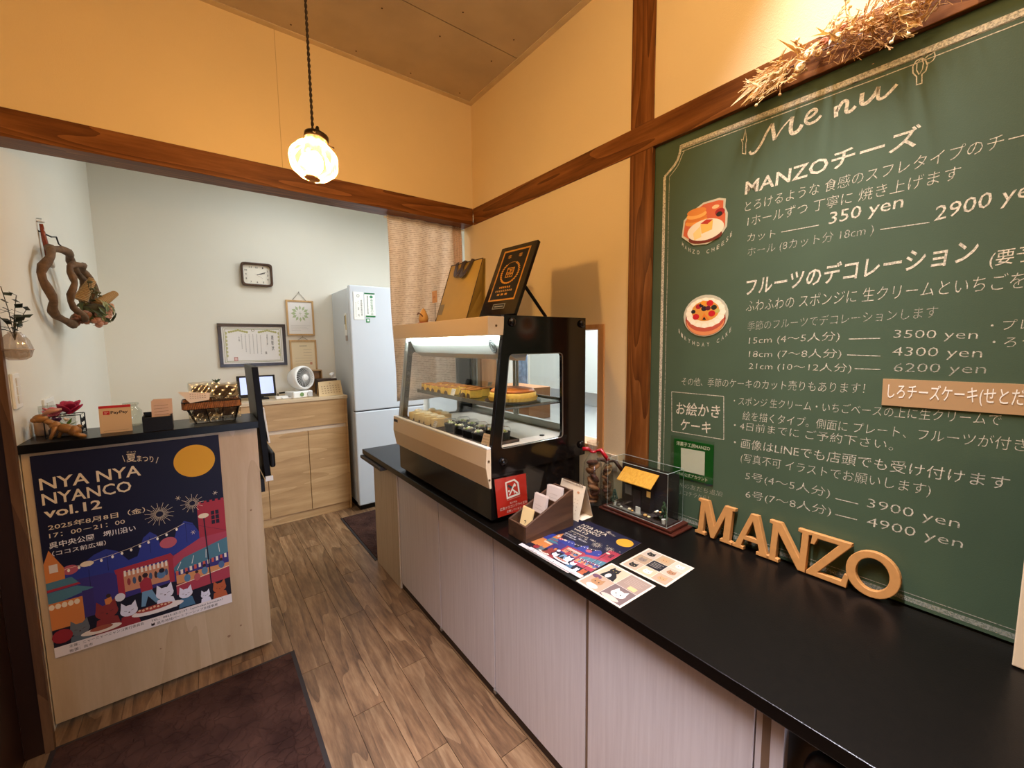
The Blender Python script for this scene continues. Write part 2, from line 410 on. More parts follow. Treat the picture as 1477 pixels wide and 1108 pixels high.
# right wall round the serving hatch
wr = MB()
wr.box((XW, 1.0485, 0), (1.47, 1.165, 2.10))                   # between post and hatch
wr.box((XW, 1.165, 0), (1.47, 2.295, .905))
wr.box((XW, 1.165, 1.454), (1.47, 2.295, 2.10))
wr.box((XW, 2.13, .905), (1.47, 2.295, 1.454))
wall_right = tag(obj('wall_right', wr, CREAM), **S)
w2 = MB().box((XW, -2.5, 2.15), (1.47, .9485, ZC+.01)).box((XW, 1.0475, 2.15), (1.47, 2.295, ZC+.01))
tag(obj('wall_right_upper', w2, CREAM), **S)
tag(box('wall_right_lower', (1.392, -2.5, 0), (1.47, .949, 2.10), plain('board_backing', (60, 60, 52), .9)), **S)
fr = tag(obj('window_1', MB().box((1.366, 1.165, .905), (1.475, 1.198, 1.454)), wood('hatch_frame', [(178, 122, 66), (196, 140, 82), (208, 156, 98)], 2, 60, .2, 5, .5)), **S)
box('frame', (1.366, 1.198, 1.434), (1.475, 2.13, 1.454), MATS['hatch_frame'], fr)
box('frame', (1.366, 1.198, .905), (1.475, 2.13, .925), MATS['hatch_frame'], fr)
box('frame', (1.366, 2.11, .925), (1.475, 2.13, 1.434), MATS['hatch_frame'], fr)
# left side: white wall of the kitchen, brown wall towards the entrance, slim jamb
tag(box('wall_left', (XL-.1, 2.013, 0), (XL, YB+.1, 2.9), WHITE_WALL), **S)
tag(box('trim_1', (-.5075, 1.990, 0), (-.4855, 2.0125, 2.0825), wood('jamb_timber', [(84, 56, 34), (104, 72, 46), (122, 88, 58)], 2, 60, .3, 8, .5)), **S)
BROWN = plain('brown_wall_panel', (46, 24, 12), .42, var=.16, vscale=5)
tag(box('wall_left_entrance', (-.66, -2.5, 0), (-.556, 1.9965, 2.0825), BROWN), **S)
tag(box('post_left', (-.5555, 1.997, 0), (-.508, 2.0125, 2.0825), BROWN), **S)
tag(box('wall_left_upper', (-.66, -2.5, 2.083), (-.556, 2.187, ZC), CREAM), **S)
tag(box('wall_back', (XL-.1, YB, 0), (3.6, YB+.1, 2.9), WHITE_WALL), **S)
tag(box('wall_kitchen', (3.3, -.2, 0), (3.4, YB+.1, 2.9), plain('kitchen_wall', (222, 228, 224), .6)), **S)
tag(box('wall_kitchen_end', (1.47, -.3, 0), (3.4, -.2, 2.9), WHITE_WALL), **S)
# entrance wall behind the camera with the open doorway that lets the daylight in
we = MB().box((-.66, -2.6, 0), (-.47, -2.5, ZC)).box((.87, -2.6, 0), (1.47, -2.5, ZC)).box((-.47, -2.6, 2.25), (.87, -2.5, ZC))
tag(obj('wall_entrance', we, CREAM), **S)

# ------------------------------------------------------------------ left counter
PT = thing('reception_counter', 'narrow plywood-fronted counter with black worktop and a night festival poster', 'counter', (-.16, 2.12, 0))
box('front_panel', (-.502, 2.100, .020), (.184, 2.122, 1.0235), PLY, PT, .0015)
box('side_panel', (.160, 2.1225, .020), (.183, 2.33, 1.0235), PLY, PT, .0015)
box('plinth', (-.49, 2.15, .0), (.15, 2.33, .03), BLACK_MATT, PT)
box('worktop', (-.5035, 2.080, 1.024), (.190, 2.345, 1.055), BLACK_TOP, PT, .002)
for (u, v, r) in ((.07, .15, .004), (.025, .12, .006), (.14, .66, .004), (-.2, .17, .003)):
    obj('knot', MB().lathe([(.0001, 0), (r, 0)], 10, None, Matrix.Translation((u, 2.0996, v)) @ Matrix.Rotation(PI/2, 4, 'X'), cap=False), plain('knot', (150, 118, 88), .6), PT)

def festival(P, fine=True):
    """night market print: navy sky, moon, stalls, strolling cats, white foot band"""
    navy, blue, red, teal = (15, 14, 44), (46, 58, 140), (168, 48, 62), (78, 124, 140)
    cr, orange, gold = (240, 222, 190), (214, 130, 66), (226, 166, 40)
    P.rect(0, 0, 1, 1, navy)
    P.poly([(0, .60), (.15, .58), (.24, .53), (.30, .515), (.36, .54), (.41, .60), (.46, .59), (.50, .50), (.54, .475), (.575, .50), (.60, .58), (.66, .58), (.69, .50), (.74, .455), (.79, .475), (.83, .54), (1, .56), (1, .80), (0, .80)], blue)
    P.poly([(.0, .63), (.3, .64), (.35, .66), (.7, .62), (.83, .57), (1, .56), (1, .86), (0, .86)], (60, 50, 120))
    P.oval(.838, .130, .127, .089, gold, 40)
    P.rect(.826, .375, 1, .60, red)
    for k in range(5): P.rect(.835+k*.036, .365, .853+k*.036, .378, red)
    for a in range(2):
        for b in range(3): P.rect(.91+a*.028, .43+b*.027, .932+a*.028, .453+b*.027, (30, 20, 40))
    P.poly([(.60, .66), (.70, .62), (.83, .57), (1, .565), (1, .66), (.64, .72)], (176, 66, 86))
    for (x, y, r) in ((.638, .556, .05), (.117, .579, .04)): P.oval(x, y, r, r*.6, (190, 92, 104))
    for (x, y, h) in ((.302, .54, .09), (.534, .50, .09), (.748, .47, .11), (.205, .60, .2)): P.line([(x, y), (x, y+h)], .0012*P.w/.52, (28, 30, 70))
    # fireworks
    keep = P.inc
    for (x, y, r, n) in ((.604, .39, .085, 30), (.80, .365, .072, 24)):
        P.inc = 0
        for k in range(n):
            a = 2*PI*k/n; q = .62 if k % 2 else 1
            P.line([(x+math.cos(a)*r*.25, y+math.sin(a)*r*.18), (x+math.cos(a)*r*q, y+math.sin(a)*r*q*.72)], .0011*P.w/.52, cr)
    for (x, y) in ((.718, .322), (.947, .33), (.79, .53)):
        for k in range(3): a = PI*k/3; P.line([(x-math.cos(a)*.016, y-math.sin(a)*.012), (x+math.cos(a)*.016, y+math.sin(a)*.012)], .0012*P.w/.52, cr)
    P.inc = keep
    # string of bulbs
    st = [(.0, .60), (.10, .57), (.20, .565), (.32, .553), (.42, .54), (.517, .521), (.62, .503), (.742, .468)]
    P.line(st, .0014*P.w/.52, cr); 
    for (a, b), (c, d) in zip(st[1:], st[2:]):
        for t in (.1, .6): P.oval(a+(c-a)*t, b+(d-b)*t+.011, .007, .008, (250, 244, 226), 10)
    P.line([(.742, .468), (1, .56)], .001*P.w/.52, (30, 30, 60))
    # ground and stalls
    P.poly([(.0, .86), (.3, .80), (.62, .78), (1, .82), (1, .95), (0, .95)], (22, 18, 34))
    P.poly([(.0, .525), (.03, .462), (.09, .56), (.09, .62), (0, .62)], orange)
    P.rect(.022, .535, .062, .575, (228, 214, 200))
    P.poly([(0, .62), (.12, .615), (.15, .65), (0, .66)], teal); P.poly([(0, .655), (.15, .65), (.16, .66), (0, .668)], red)
    P.poly([(0, .67), (.14, .665), (.22, .695), (0, .735)], teal)
    P.rect(0, .725, .16, .86, orange); P.rect(.16, .70, .215, .84, (60, 48, 110))
    for k in range(5): P.oval(.012+.03*k, .745, .014, .014, cr, 10)
    P.poly([(.33, .635), (.645, .617), (.665, .645), (.335, .66)], red)
    P.rect(.34, .65, .375, .79, red); P.rect(.625, .64, .655, .78, red)
    P.rect(.375, .66, .625, .765, (206, 140, 104))
    for k in range(11): P.rect(.378+.023*k, .652, .390+.023*k, .682, (240, 226, 206))
    for k in range(8): P.oval(.40+.03*k, .715, .010, .020, [(150, 60, 60), (70, 90, 120), (60, 40, 40)][k % 3], 8)
    P.poly([(.655, .705), (.72, .66), (1, .60), (1, .69), (.66, .735)], teal)
    for k in range(4): P.line([(.70+.08*k, .68-.018*k), (.675+.09*k, .72-.014*k)], .002*P.w/.52, (226, 226, 220))
    for k in range(12): P.rect(.665+.028*k, .727-.0030*k, .68+.028*k, .752-.0030*k, (238, 226, 208) if k % 2 else (206, 96, 76))
    P.rect(.665, .752, 1, .80, (214, 146, 92))
    P.poly([(.66, .805), (1, .775), (1, .845), (.66, .862)], (172, 60, 76))
    P.line([(.66, .81), (1, .775)], .003*P.w/.52, cr)
    for (x, y, c) in ((.73, .78, (90, 130, 160)), (.84, .765, (90, 130, 160)), (.95, .755, (80, 110, 150)), (.79, .79, (190, 90, 90))):
        P.oval(x, y, .020, .022, c, 12); P.oval(x, y-.030, .011, .009, (60, 36, 30), 10)
    P.line([(.862, .44), (.875, .87)], .0042*P.w/.52, (26, 20, 40)); P.oval(.862, .448, .034, .014, cr, 16)
    P.oval(.20, .568, .034, .014, cr, 16)
    # strolling people
    P.poly([(.455, .74), (.49, .712), (.52, .73), (.525, .79), (.46, .795)], red); P.oval(.49, .703, .016, .013, (50, 30, 34), 10)
    P.poly([(.465, .79), (.52, .79), (.555, .865), (.535, .87), (.495, .82), (.475, .872), (.452, .87)], (110, 150, 180))
    P.poly([(.265, .775), (.30, .768), (.31, .815), (.27, .82)], orange); P.oval(.287, .760, .013, .011, (60, 40, 34), 10)
    P.oval(.345, .785, .028, .022, (225, 222, 226), 12)
    for x in (.275, .298, .335, .352): P.line([(x, .81), (x, .842)], .003*P.w/.52, (26, 22, 40))
    P.oval(.58, .722, .026, .022, (90, 124, 160), 12); P.oval(.585, .700, .017, .013, (30, 22, 34), 10)
    # cats round their plates
    def cat(x, y, r, c, body, ear=1):
        P.poly([(x-r*1.15, y+r*1.9), (x-r*.9, y+r*.7), (x, y+r*.45), (x+r*.9, y+r*.7), (x+r*1.25, y+r*1.9)], body)
        P.oval(x, y+r*.1, r, r*.62, c, 18)
        P.poly([(x-r*.95, y), (x-r*.8, y-r*.95), (x-r*.25, y-r*.45)], c); P.poly([(x+r*.95, y), (x+r*.8, y-r*.95), (x+r*.25, y-r*.45)], c)
        k = (70, 40, 40)
        P.line([(x-r*.55, y+r*.05), (x-r*.25, y+r*.12)], .0012*P.w/.52, k); P.line([(x+r*.55, y+r*.05), (x+r*.25, y+r*.12)], .0012*P.w/.52, k); P.oval(x, y+r*.28, r*.10, r*.06, k, 8)
    wh = (228, 226, 240)
    cat(.27, .835, .060, (140, 52, 48), (140, 52, 48)); cat(.385, .865, .048, wh, (146, 44, 50))
    cat(.590, .825, .052, wh, wh); cat(.712, .862, .042, wh, (74, 116, 146)); cat(.832, .905, .030, wh, wh); cat(.925, .885, .044, (184, 92, 52), (184, 92, 52)); cat(.13, .885, .050, (104, 108, 112), (92, 104, 112))
    P.oval(.045, .90, .05, .035, (150, 40, 48), 14)
    P.oval(.235, .925, .105, .017, (236, 222, 204), 24); P.oval(.235, .917, .06, .012, (160, 84, 60), 16)
    P.oval(.545, .905, .150, .022, (240, 230, 224), 28); P.oval(.525, .893, .105, .014, (170, 66, 54), 20)
    for k in range(9): P.oval(.44+.021*k, .888+.004*(k % 2), .008, .006, (230, 190, 150), 8)
    P.rect(0, .948, 1, 1, (236, 226, 222))
    ink = (40, 30, 30)
    P.text('主催：ニャーニャーニャンコ実行委員会', .07, .968, .457, .968, .014, ink); P.text('後援：呉市', .068, .992, .183, .992, .014, ink)
    P.text('TEL：0823-25-2137（syokokai kinosuke）', .498, .968, .938, .968, .013, ink); P.text('呉市地域パートナーシップ支援事業', .528, .991, .904, .991, .014, ink)
    P.oval(.506, .986, .011, .006, ink, 12); P.poly([(.496, .984), (.497, .975), (.504, .98)], ink); P.poly([(.516, .984), (.515, .975), (.508, .98)], ink)
    # title lettering
    P.text('NYA NYA', .028, .165, .525, .165, .055, cr, .012); P.text('NYANCO', .030, .239, .466, .239, .055, cr, .012); P.text('vol.12', .031, .301, .304, .301, .045, cr, .02)
    P.text('2025年8月8日（金）', .042, .362, .527, .362, .026, cr, .004); P.text('17：00－21：00', .042, .402, .413, .402, .021, cr, .002)
    P.text('呉中央公園　堺川沿い', .036, .452, .466, .449, .028, (245, 240, 236), .012); P.text('（ココス前広場）', .045, .491, .305, .491, .022, (245, 240, 236), .006)
    P.text('夏', .455, .083, .508, .086, .038, cr, .004); P.text('まつり', .512, .088, .60, .104, .030, cr, .004); P.text('にゃつ', .462, .040, .509, .043, .009, cr)
    P.line([(.437, .050), (.446, .083)], .0018*P.w/.52, cr); P.line([(.628, .083), (.613, .113)], .0018*P.w/.52, cr)
    return P
pg = obj('poster', sheet((-.481, 2.0962, 1.012), (1, 0, 0), (0, 0, -1), .527, .740, .0012), plain('poster_paper', (226, 222, 216), .5), PT)
pr = festival(Print((-.481, 2.0962, 1.012), (1, 0, 0), (0, 0, -1), .527, .740, .00025))
pr.finish('print', pg)

# ------------------------------------------------------------------ right counter
ZT = .711
RC = thing('serving_counter', 'long black-topped counter with pale laminate doors under the chalkboard', 'counter', (1.1, .9, 0))
box('worktop', (.800, -.80, .681), (1.3735, 2.662, ZT), BLACK_TOP, RC, .002)
box('carcass', (.850, .30, .045), (1.33, 2.50, .680), plain('carcass', (150, 140, 132), .7), RC)
box('end_panel', (.826, 2.158, 0), (1.36, 2.535, .6805), wood('end_laminate', [(176, 152, 124), (190, 168, 140), (200, 180, 154)], 2, 60, .1, 4, .5, stretch=22, bump=.05), RC, .001)
for (a, b) in ((2.155, 1.6765), (1.6735, 1.2315), (1.2285, .7620), (.7555, .3120)):
    box('door', (.832, b+.0022, .038), (.850, a-.0022, .6785), PALE_LAM, RC, .001)
box('stile', (.8335, .7545, .038), (.852, .7630, .680), plain('stile_brown', (122, 98, 78), .6), RC)
box('stile', (.8335, .262, .0), (.856, .3115, .680), PALE_LAM, RC, .001)
box('stile', (.8330, .285, .0), (.8338, .300, .680), MATS['stile_brown'], RC)
box('kickboard', (.838, .30, 0), (.86, 2.155, .043), plain('kickboard', (52, 34, 22), .6), RC)
box('hinge_foot', (.828, 1.222, .028), (.840, 1.237, .040), STEEL, RC); box('hinge_foot', (.828, 1.668, .028), (.840, 1.682, .040), STEEL, RC)
box('pull_tray', (.786, 2.30, .655), (1.0, 2.665, .6755), plain('tray_edge', (48, 42, 38), .5), RC, .003)
box('support_panel', (.86, -.80, 0), (1.36, -.77, .6805), PALE_LAM, RC)
box('knee_back', (1.30, -.77, 0), (1.33, .262, .6805), BLACK_MATT, RC)

# ------------------------------------------------------------------ chalkboard
XB = 1.3835
CBM = plain('chalkboard_green', (70, 88, 64), .68, var=.07, vscale=5, bump=.1, bscale=400, spec=.35)
CB = obj('chalkboard', MB().box((XB, -.80, ZT+.001), (XB+.008, .9465, 2.0815)), CBM, None, label='large green chalkboard menu handwritten in white chalk above the counter', cat='chalkboard')
def chalk(name, c, dens):
    m, nt, b = nodes(name); b.inputs['Base Color'].default_value = (*lin(c), 1); b.inputs['Roughness'].default_value = .9
    tc = N(nt, 'ShaderNodeTexCoord'); no = N(nt, 'ShaderNodeTexNoise'); no.inputs['Scale'].default_value = 260; no.inputs['Detail'].default_value = 3
    nt.links.new(tc.outputs['Object'], no.inputs['Vector']); mr = N(nt, 'ShaderNodeMapRange')
    mr.inputs[1].default_value = .38; mr.inputs[2].default_value = .58; mr.inputs[3].default_value = dens*.55; mr.inputs[4].default_value = min(1, dens*1.15)
    nt.links.new(no.outputs[0], mr.inputs[0]); nt.links.new(mr.outputs[0], b.inputs['Alpha']); return m
CH = chalk('chalk_bright', (226, 216, 188), 1.0); CHM = chalk('chalk_mid', (218, 210, 184), .85); CHF = chalk('chalk_faint', (206, 200, 176), .68); CHS = chalk('chalk_smear', (216, 212, 190), .36)
TEXTS = [
("MANZOチーズ",0.626,1.828,0.237,1.834,0.050,2),
("とろけるような 食感のスフレタイプのチー",0.624,1.778,0.077,1.779,0.036,0),
("1ホールずつ 丁寧に 焼き上げます",0.614,1.732,0.165,1.735,0.036,0),
("カット",0.612,1.685,0.534,1.682,0.027,0),
("350 yen",0.404,1.689,0.256,1.696,0.033,1),
("2900 yen",0.200,1.650,0.040,1.671,0.035,1),
("ホール (8カット分 18cm )",0.610,1.641,0.308,1.646,0.030,-1),
("フルーツのデコレーション",0.611,1.522,0.127,1.552,0.054,2),
("(要予約)",0.108,1.536,0.010,1.541,0.033,1),
("ふわふわの スポンジに 生クリームといちごを",0.607,1.471,0.056,1.484,0.041,0),
("季節のフルーツでデコレーションします",0.600,1.412,0.181,1.430,0.032,-1),
("15cm (4～5人分)",0.594,1.369,0.363,1.379,0.028,0),
("3500 yen",0.254,1.382,0.114,1.377,0.024,0),
("18cm (7～8人分)",0.592,1.327,0.357,1.332,0.028,0),
("4300 yen",0.254,1.338,0.105,1.336,0.026,0),
("21cm (10～12人分)",0.591,1.290,0.333,1.294,0.026,0),
("6200 yen",0.249,1.298,0.097,1.301,0.026,-1),
("・プレート",0.097,1.396,-0.005,1.399,0.026,0),
("・ろうそく",0.092,1.360,-0.008,1.360,0.026,0),
("その他、季節のケーキのカット売りもあります！",0.817,1.223,0.303,1.239,0.033,0),
("お絵かき",0.836,1.117,0.676,1.123,0.046,1.5),
("ケーキ",0.817,1.060,0.705,1.064,0.041,1.5),
("LINEの友だち追加",0.841,0.843,0.658,0.854,0.024,-1),
("は コチラから！",0.818,0.817,0.703,0.826,0.021,-1),
("・スポンジ 生クリーム・いちごベースの上に生クリームで",0.633,1.173,0.068,1.190,0.034,0),
("絵を描くタイプ。側面に プレート、フルーツが付き",0.603,1.127,0.029,1.140,0.036,0),
("・4日前までに ご予約下さい。",0.629,1.093,0.238,1.100,0.034,0),
("・画像はLINEでも店頭でも受け付けます",0.627,1.035,0.047,1.051,0.039,0.3),
("(写真不可 イラストでお願いします)",0.603,0.989,0.165,1.004,0.037,0),
("5号(4～5人分)",0.586,0.934,0.361,0.941,0.034,0),
("3900 yen",0.280,0.938,0.113,0.939,0.032,0),
("6号(7～8人分)",0.583,0.874,0.356,0.890,0.034,0),
("4900 yen",0.278,0.888,0.105,0.894,0.032,0),
]
DASH=[ (0.518,1.693,0.426,1.692),(0.295,1.652,0.207,1.649),(0.343,1.380,0.279,1.381),(0.344,1.338,0.276,1.336),(0.326,1.302,0.274,1.302),(0.348,0.940,0.298,0.940),(0.346,0.895,0.298,0.896),(0.855,1.194,0.665,1.195),(0.665,1.195,0.659,1.050),(0.659,1.050,0.850,1.047),(0.850,1.047,0.855,1.194) ]
BO = dict(O=(XB, 0, 0), U=(0, -1, 0), V=(0, 0, -1), w=1.0, h=1.0, lift=.0004)
def bd(y, z): return (-y, -z)
def board_print(): return Print(**BO)
for (t, ya, za, yb, zb, h, wgt) in TEXTS:
    p = board_print(); mat = CHF if wgt < 0 else (CH if wgt >= 1 else CHM)
    off = {-1: -.014, 0: -.012, .3: -.006, 1: .0, 1.5: .008, 2: .012}[wgt]; h *= .92
    p.text(t, *bd(ya, za), *bd(yb, zb), h*(.80 if wgt < 1 and zb < 1.2 and za < 1.2 else (.88 if wgt < 1 else 1)), mat, off, shear=.06)
    p.finish('chalk_lettering', CB)
def stroke(pts, wd, mat=CH, closed=False, name='chalk_drawing'):
    p = board_print(); p.line([bd(*q) for q in pts], wd, mat, closed); p.finish(name, CB)
def smooth(pts, n=6):
    out = []
    for i in range(len(pts)-1):
        a, b, c, d = pts[max(i-1, 0)], pts[i], pts[i+1], pts[min(i+2, len(pts)-1)]
        for k in range(n):
            t = k/n; out.append(tuple(.5*((2*b[j])+(-a[j]+c[j])*t+(2*a[j]-5*b[j]+4*c[j]-d[j])*t*t+(-a[j]+3*b[j]-3*c[j]+d[j])*t**3) for j in range(2)))
    return out+[pts[-1]]
for (a, b, c, d) in DASH: stroke([(a, b), (c, d)], .0022, CHM, name='chalk_line')
# the script heading
stroke(smooth([(.617, 1.952), (.612, 1.944), (.600, 1.945), (.585, 1.962), (.570, 1.990), (.557, 2.008)]), .007)
stroke([(.557, 2.008), (.548, 1.960)], .010); stroke(smooth([(.548, 1.960), (.530, 1.985), (.505, 2.006)]), .004)
stroke(smooth([(.505, 2.006), (.508, 1.975), (.502, 1.960), (.488, 1.963), (.480, 1.975)]), .010)
stroke(smooth([(.470, 1.984), (.455, 1.989), (.447, 1.997), (.455, 2.004), (.468, 1.997), (.472, 1.980), (.462, 1.970), (.446, 1.972), (.436, 1.981)]), .007)
stroke(smooth([(.404, 1.990), (.402, 1.962)]), .009); stroke(smooth([(.402, 1.975), (.390, 1.994), (.380, 1.990), (.381, 1.968), (.372, 1.964), (.362, 1.972)]), .008)
stroke(smooth([(.350, 1.998), (.350, 1.975), (.340, 1.970), (.326, 1.982), (.318, 1.998)]), .009); stroke(smooth([(.318, 1.998), (.318, 1.972), (.308, 1.968), (.296, 1.976), (.284, 1.988)]), .007)
stroke([(.637, 1.993), (.632, 2.022), (.627, 1.989), (.629, 1.98), (.628, 1.949), (.638, 1.954), (.638, 1.983), (.643, 1.997)], .0022, CH, True)
stroke([(0.249, 1.97), (0.25, 1.988), (0.257, 2.0), (0.258, 2.015), (0.253, 2.024), (0.244, 2.026), (0.237, 2.018), (0.233, 2.005), (0.235, 1.993), (0.241, 1.989), (0.24, 1.969)], .0022, CH, True)
stroke([(0.246, 1.991), (0.251, 2.003), (0.251, 2.018), (0.244, 2.025), (0.24, 2.013), (0.241, 2.0), (0.245, 1.992)], .0018)
stroke([(0.24, 2.02), (0.234, 2.025), (0.227, 2.026), (0.223, 2.028), (0.221, 2.017), (0.224, 2.011), (0.23, 2.008), (0.234, 2.01)], .0018)
# chalk border with notched corners
bord = [(-.79, 2.034), (.40, 2.040), (.845, 2.050), (.848, 2.026), (.868, 1.996), (.906, 1.968), (.903, 1.36), (.901, .722), (.46, .7185), (-.79, .7185)]
stroke([(-.79, 2.030), (.40, 2.038), (.845, 2.047)], .017, CHM); stroke([(-.79, 2.022), (.40, 2.031), (.845, 2.042)], .003, CH)
stroke(smooth([(.845, 2.055), (.850, 2.026), (.866, 1.998), (.906, 1.968)]), .009, CHM)
stroke([(.906, 1.968), (.903, 1.36), (.899, .74)], .011, CHM)
stroke([(.899, .7275), (-.79, .7275)], .013, CHS); stroke([(.89, .7425), (-.79, .7425)], .0016, CHF)
stroke(smooth([(-.79, 2.012), (.2, 2.018), (.42, 2.022), (.800, 2.031), (.834, 2.026), (.855, 1.990), (.887, 1.962)]), .0022, CHM)
stroke([(.887, 1.962), (.884, 1.36), (.880, .742)], .0018, CHF)
def arc_text(txt, cy, cz, r, a0, a1, h):
    p = board_print(); n = len(txt)
    for i, ch in enumerate(txt):
        if ch == ' ': continue
        a = math.radians(a0+(a1-a0)*i/(n-1)); y = cy-r*math.cos(a); z = cz+r*math.sin(a)
        ty, tz_ = math.sin(a), math.cos(a)           # tangent: right = -y
        hw = h*.36
        p.text(ch, -(y)+(-hw)*ty*-1*-1 if False else -(y+hw*-0) - hw*abs(ty), -z - hw*(-math.cos(a))*-1*-1, -y+hw*abs(ty), -z+hw*(-math.cos(a)), h, CHM, .006)
    p.finish('chalk_lettering', CB)
arc_text('MANZO CHEESE', .745, 1.775, .105, -142, -38, .013)
arc_text('BIRTHDAY CAKE', .742, 1.468, .108, -146, -34, .013)
# stuck-on pictures
stc = sheet((XB-.0012, 0, 0), (0, -1, 0), (0, 0, -1), .001, .001, .001)
def sticker(outline, draw, label, cat='sticker'):
    o = obj(cat, MB().prism([(XB-.0016, y, z) for y, z in outline], (.0014, 0, 0)), plain('sticker_border', (196, 190, 160), .4), None, label=label, cat=cat)
    p = Print((XB-.0018, 0, 0), (0, -1, 0), (0, 0, -1), 1, 1, .00025); draw(p); p.finish('print', o); return o
def cheese(p):
    out = [(.826, 1.745), (.820, 1.792), (.795, 1.815), (.755, 1.833), (.705, 1.833), (.690, 1.828), (.690, 1.805), (.682, 1.785), (.682, 1.748), (.700, 1.722), (.740, 1.708), (.785, 1.712), (.812, 1.735)]
    p.poly([bd(*q) for q in out], (206, 96, 56))
    for k, c in enumerate(((232, 150, 60), (214, 120, 44), (240, 172, 84), (220, 132, 52))): p.oval(-.780, -(1.782+.011*k), .040-.002*k, .012, c)
    p.oval(-.70, -1.795, .016, .012, (160, 34, 34)); p.oval(-.702, -1.789, .010, .008, (40, 30, 24)); p.oval(-.715, -1.815, .012, .006, (232, 190, 130))
    p.oval(-.748, -1.726, .058, .020, (110, 40, 24)); p.oval(-.748, -1.749, .063, .034, (240, 222, 186), 28)
    p.poly([bd(.790, 1.745), bd(.765, 1.765), bd(.760, 1.728), bd(.785, 1.722)], (244, 210, 130)); p.poly([bd(.765, 1.770), bd(.722, 1.775), bd(.724, 1.745), bd(.760, 1.738)], (240, 188, 88))
    p.poly([bd(.765, 1.772), bd(.745, 1.782), bd(.722, 1.777), bd(.740, 1.766)], (186, 52, 34))
sticker([(.832, 1.742), (.826, 1.797), (.798, 1.820), (.757, 1.839), (.704, 1.840), (.683, 1.832), (.684, 1.806), (.675, 1.786), (.676, 1.744), (.696, 1.716), (.740, 1.701), (.788, 1.706), (.818, 1.730)], cheese, 'cut-out picture of a cheesecake slice on a plate stuck to the chalkboard')
def birthday(p):
    p.oval(-.738, -1.452, .070, .055, (150, 44, 34), 28); p.oval(-.738, -1.446, .066, .048, (222, 140, 84), 28); p.oval(-.738, -1.456, .066, .046, (188, 84, 60), 28)
    p.oval(-.738, -1.474, .068, .050, (246, 230, 190), 30)
    for k in range(16):
        a = 2*PI*k/16; p.oval(-.738+.060*math.cos(a), -1.474+.043*math.sin(a), .010, .008, (250, 238, 206), 10)
    p.oval(-.738, -1.480, .048, .034, (220, 150, 60), 24)
    for (y, z, r, c) in ((.770, 1.462, .012, (196, 26, 34)), (.715, 1.470, .012, (200, 24, 34)), (.722, 1.505, .012, (196, 28, 34)), (.762, 1.496, .010, (170, 30, 40)), (.742, 1.488, .010, (34, 26, 40)), (.752, 1.500, .008, (40, 30, 44)), (.708, 1.490, .010, (36, 40, 30)), (.780, 1.480, .008, (30, 30, 30)), (.728, 1.489, .009, (90, 20, 40)), (.745, 1.508, .009, (232, 150, 40)), (.696, 1.478, .008, (190, 180, 90))): p.oval(-y, -z, r, r*.85, c, 14)
    p.poly([bd(.752, 1.450), bd(.741, 1.474), bd(.722, 1.450)], (224, 122, 40)); p.poly([bd(.747, 1.450), bd(.741, 1.462), bd(.733, 1.450)], (36, 30, 20))
sticker([(.738+.078*math.cos(2*PI*k/28), 1.464+.070*math.sin(2*PI*k/28)) for k in range(28)], birthday, 'round cut-out picture of a fruit-topped birthday cake stuck to the chalkboard')
# green account sign (code square stays blank)
sg = obj('sign', MB().prism([(XB-.0030, .838, 1.023), (XB-.0030, .691, 1.025), (XB-.0030, .690, .885), (XB-.0030, .837, .882)], (.0026, 0, 0)), plain('sign_green', (20, 92, 30), .4), None, label='small green square sign with a blank white panel on the chalkboard', cat='sign')
p = Print((XB-.0034, 0, 0), (0, -1, 0), (0, 0, -1), 1, 1, .0003)
p.poly([bd(.810, .993), bd(.720, .996), bd(.719, .911), bd(.807, .909)], (240, 232, 220))
p.text('洋菓子工房MANZO', *bd(.828, 1.001), *bd(.703, 1.004), .014, (238, 234, 214), .012); p.text('LINE 公式アカウント', *bd(.822, .890), *bd(.708, .893), .012, (238, 234, 214), .008); p.finish('print', sg)
slv = obj('sleeve', MB().prism([(XB-.0050, .850, 1.034), (XB-.0050, .688, 1.036), (XB-.0050, .686, .878), (XB-.0050, .849, .876)], (.0008, 0, 0)), glass('sleeve_film', (246, 250, 244), refl=.05), sg)
tp = obj('price_strip', MB().prism([(XB-.003, .267, 1.279), (XB-.003, -.12, 1.283), (XB-.003, -.12, 1.218), (XB-.003, .266, 1.212)], (.0028, 0, 0)), plain('strip_tan', (180, 144, 98), .6), None, label='tan strip lettered in white taped across the chalkboard', cat='sign')
p = Print((XB-.0034, 0, 0), (0, -1, 0), (0, 0, -1), 1, 1, .0003); p.text('しろチーズケーキ(せとだレモン', *bd(.256, 1.234), *bd(-.02, 1.240), .034, (248, 240, 220), .004); p.finish('print', tp)

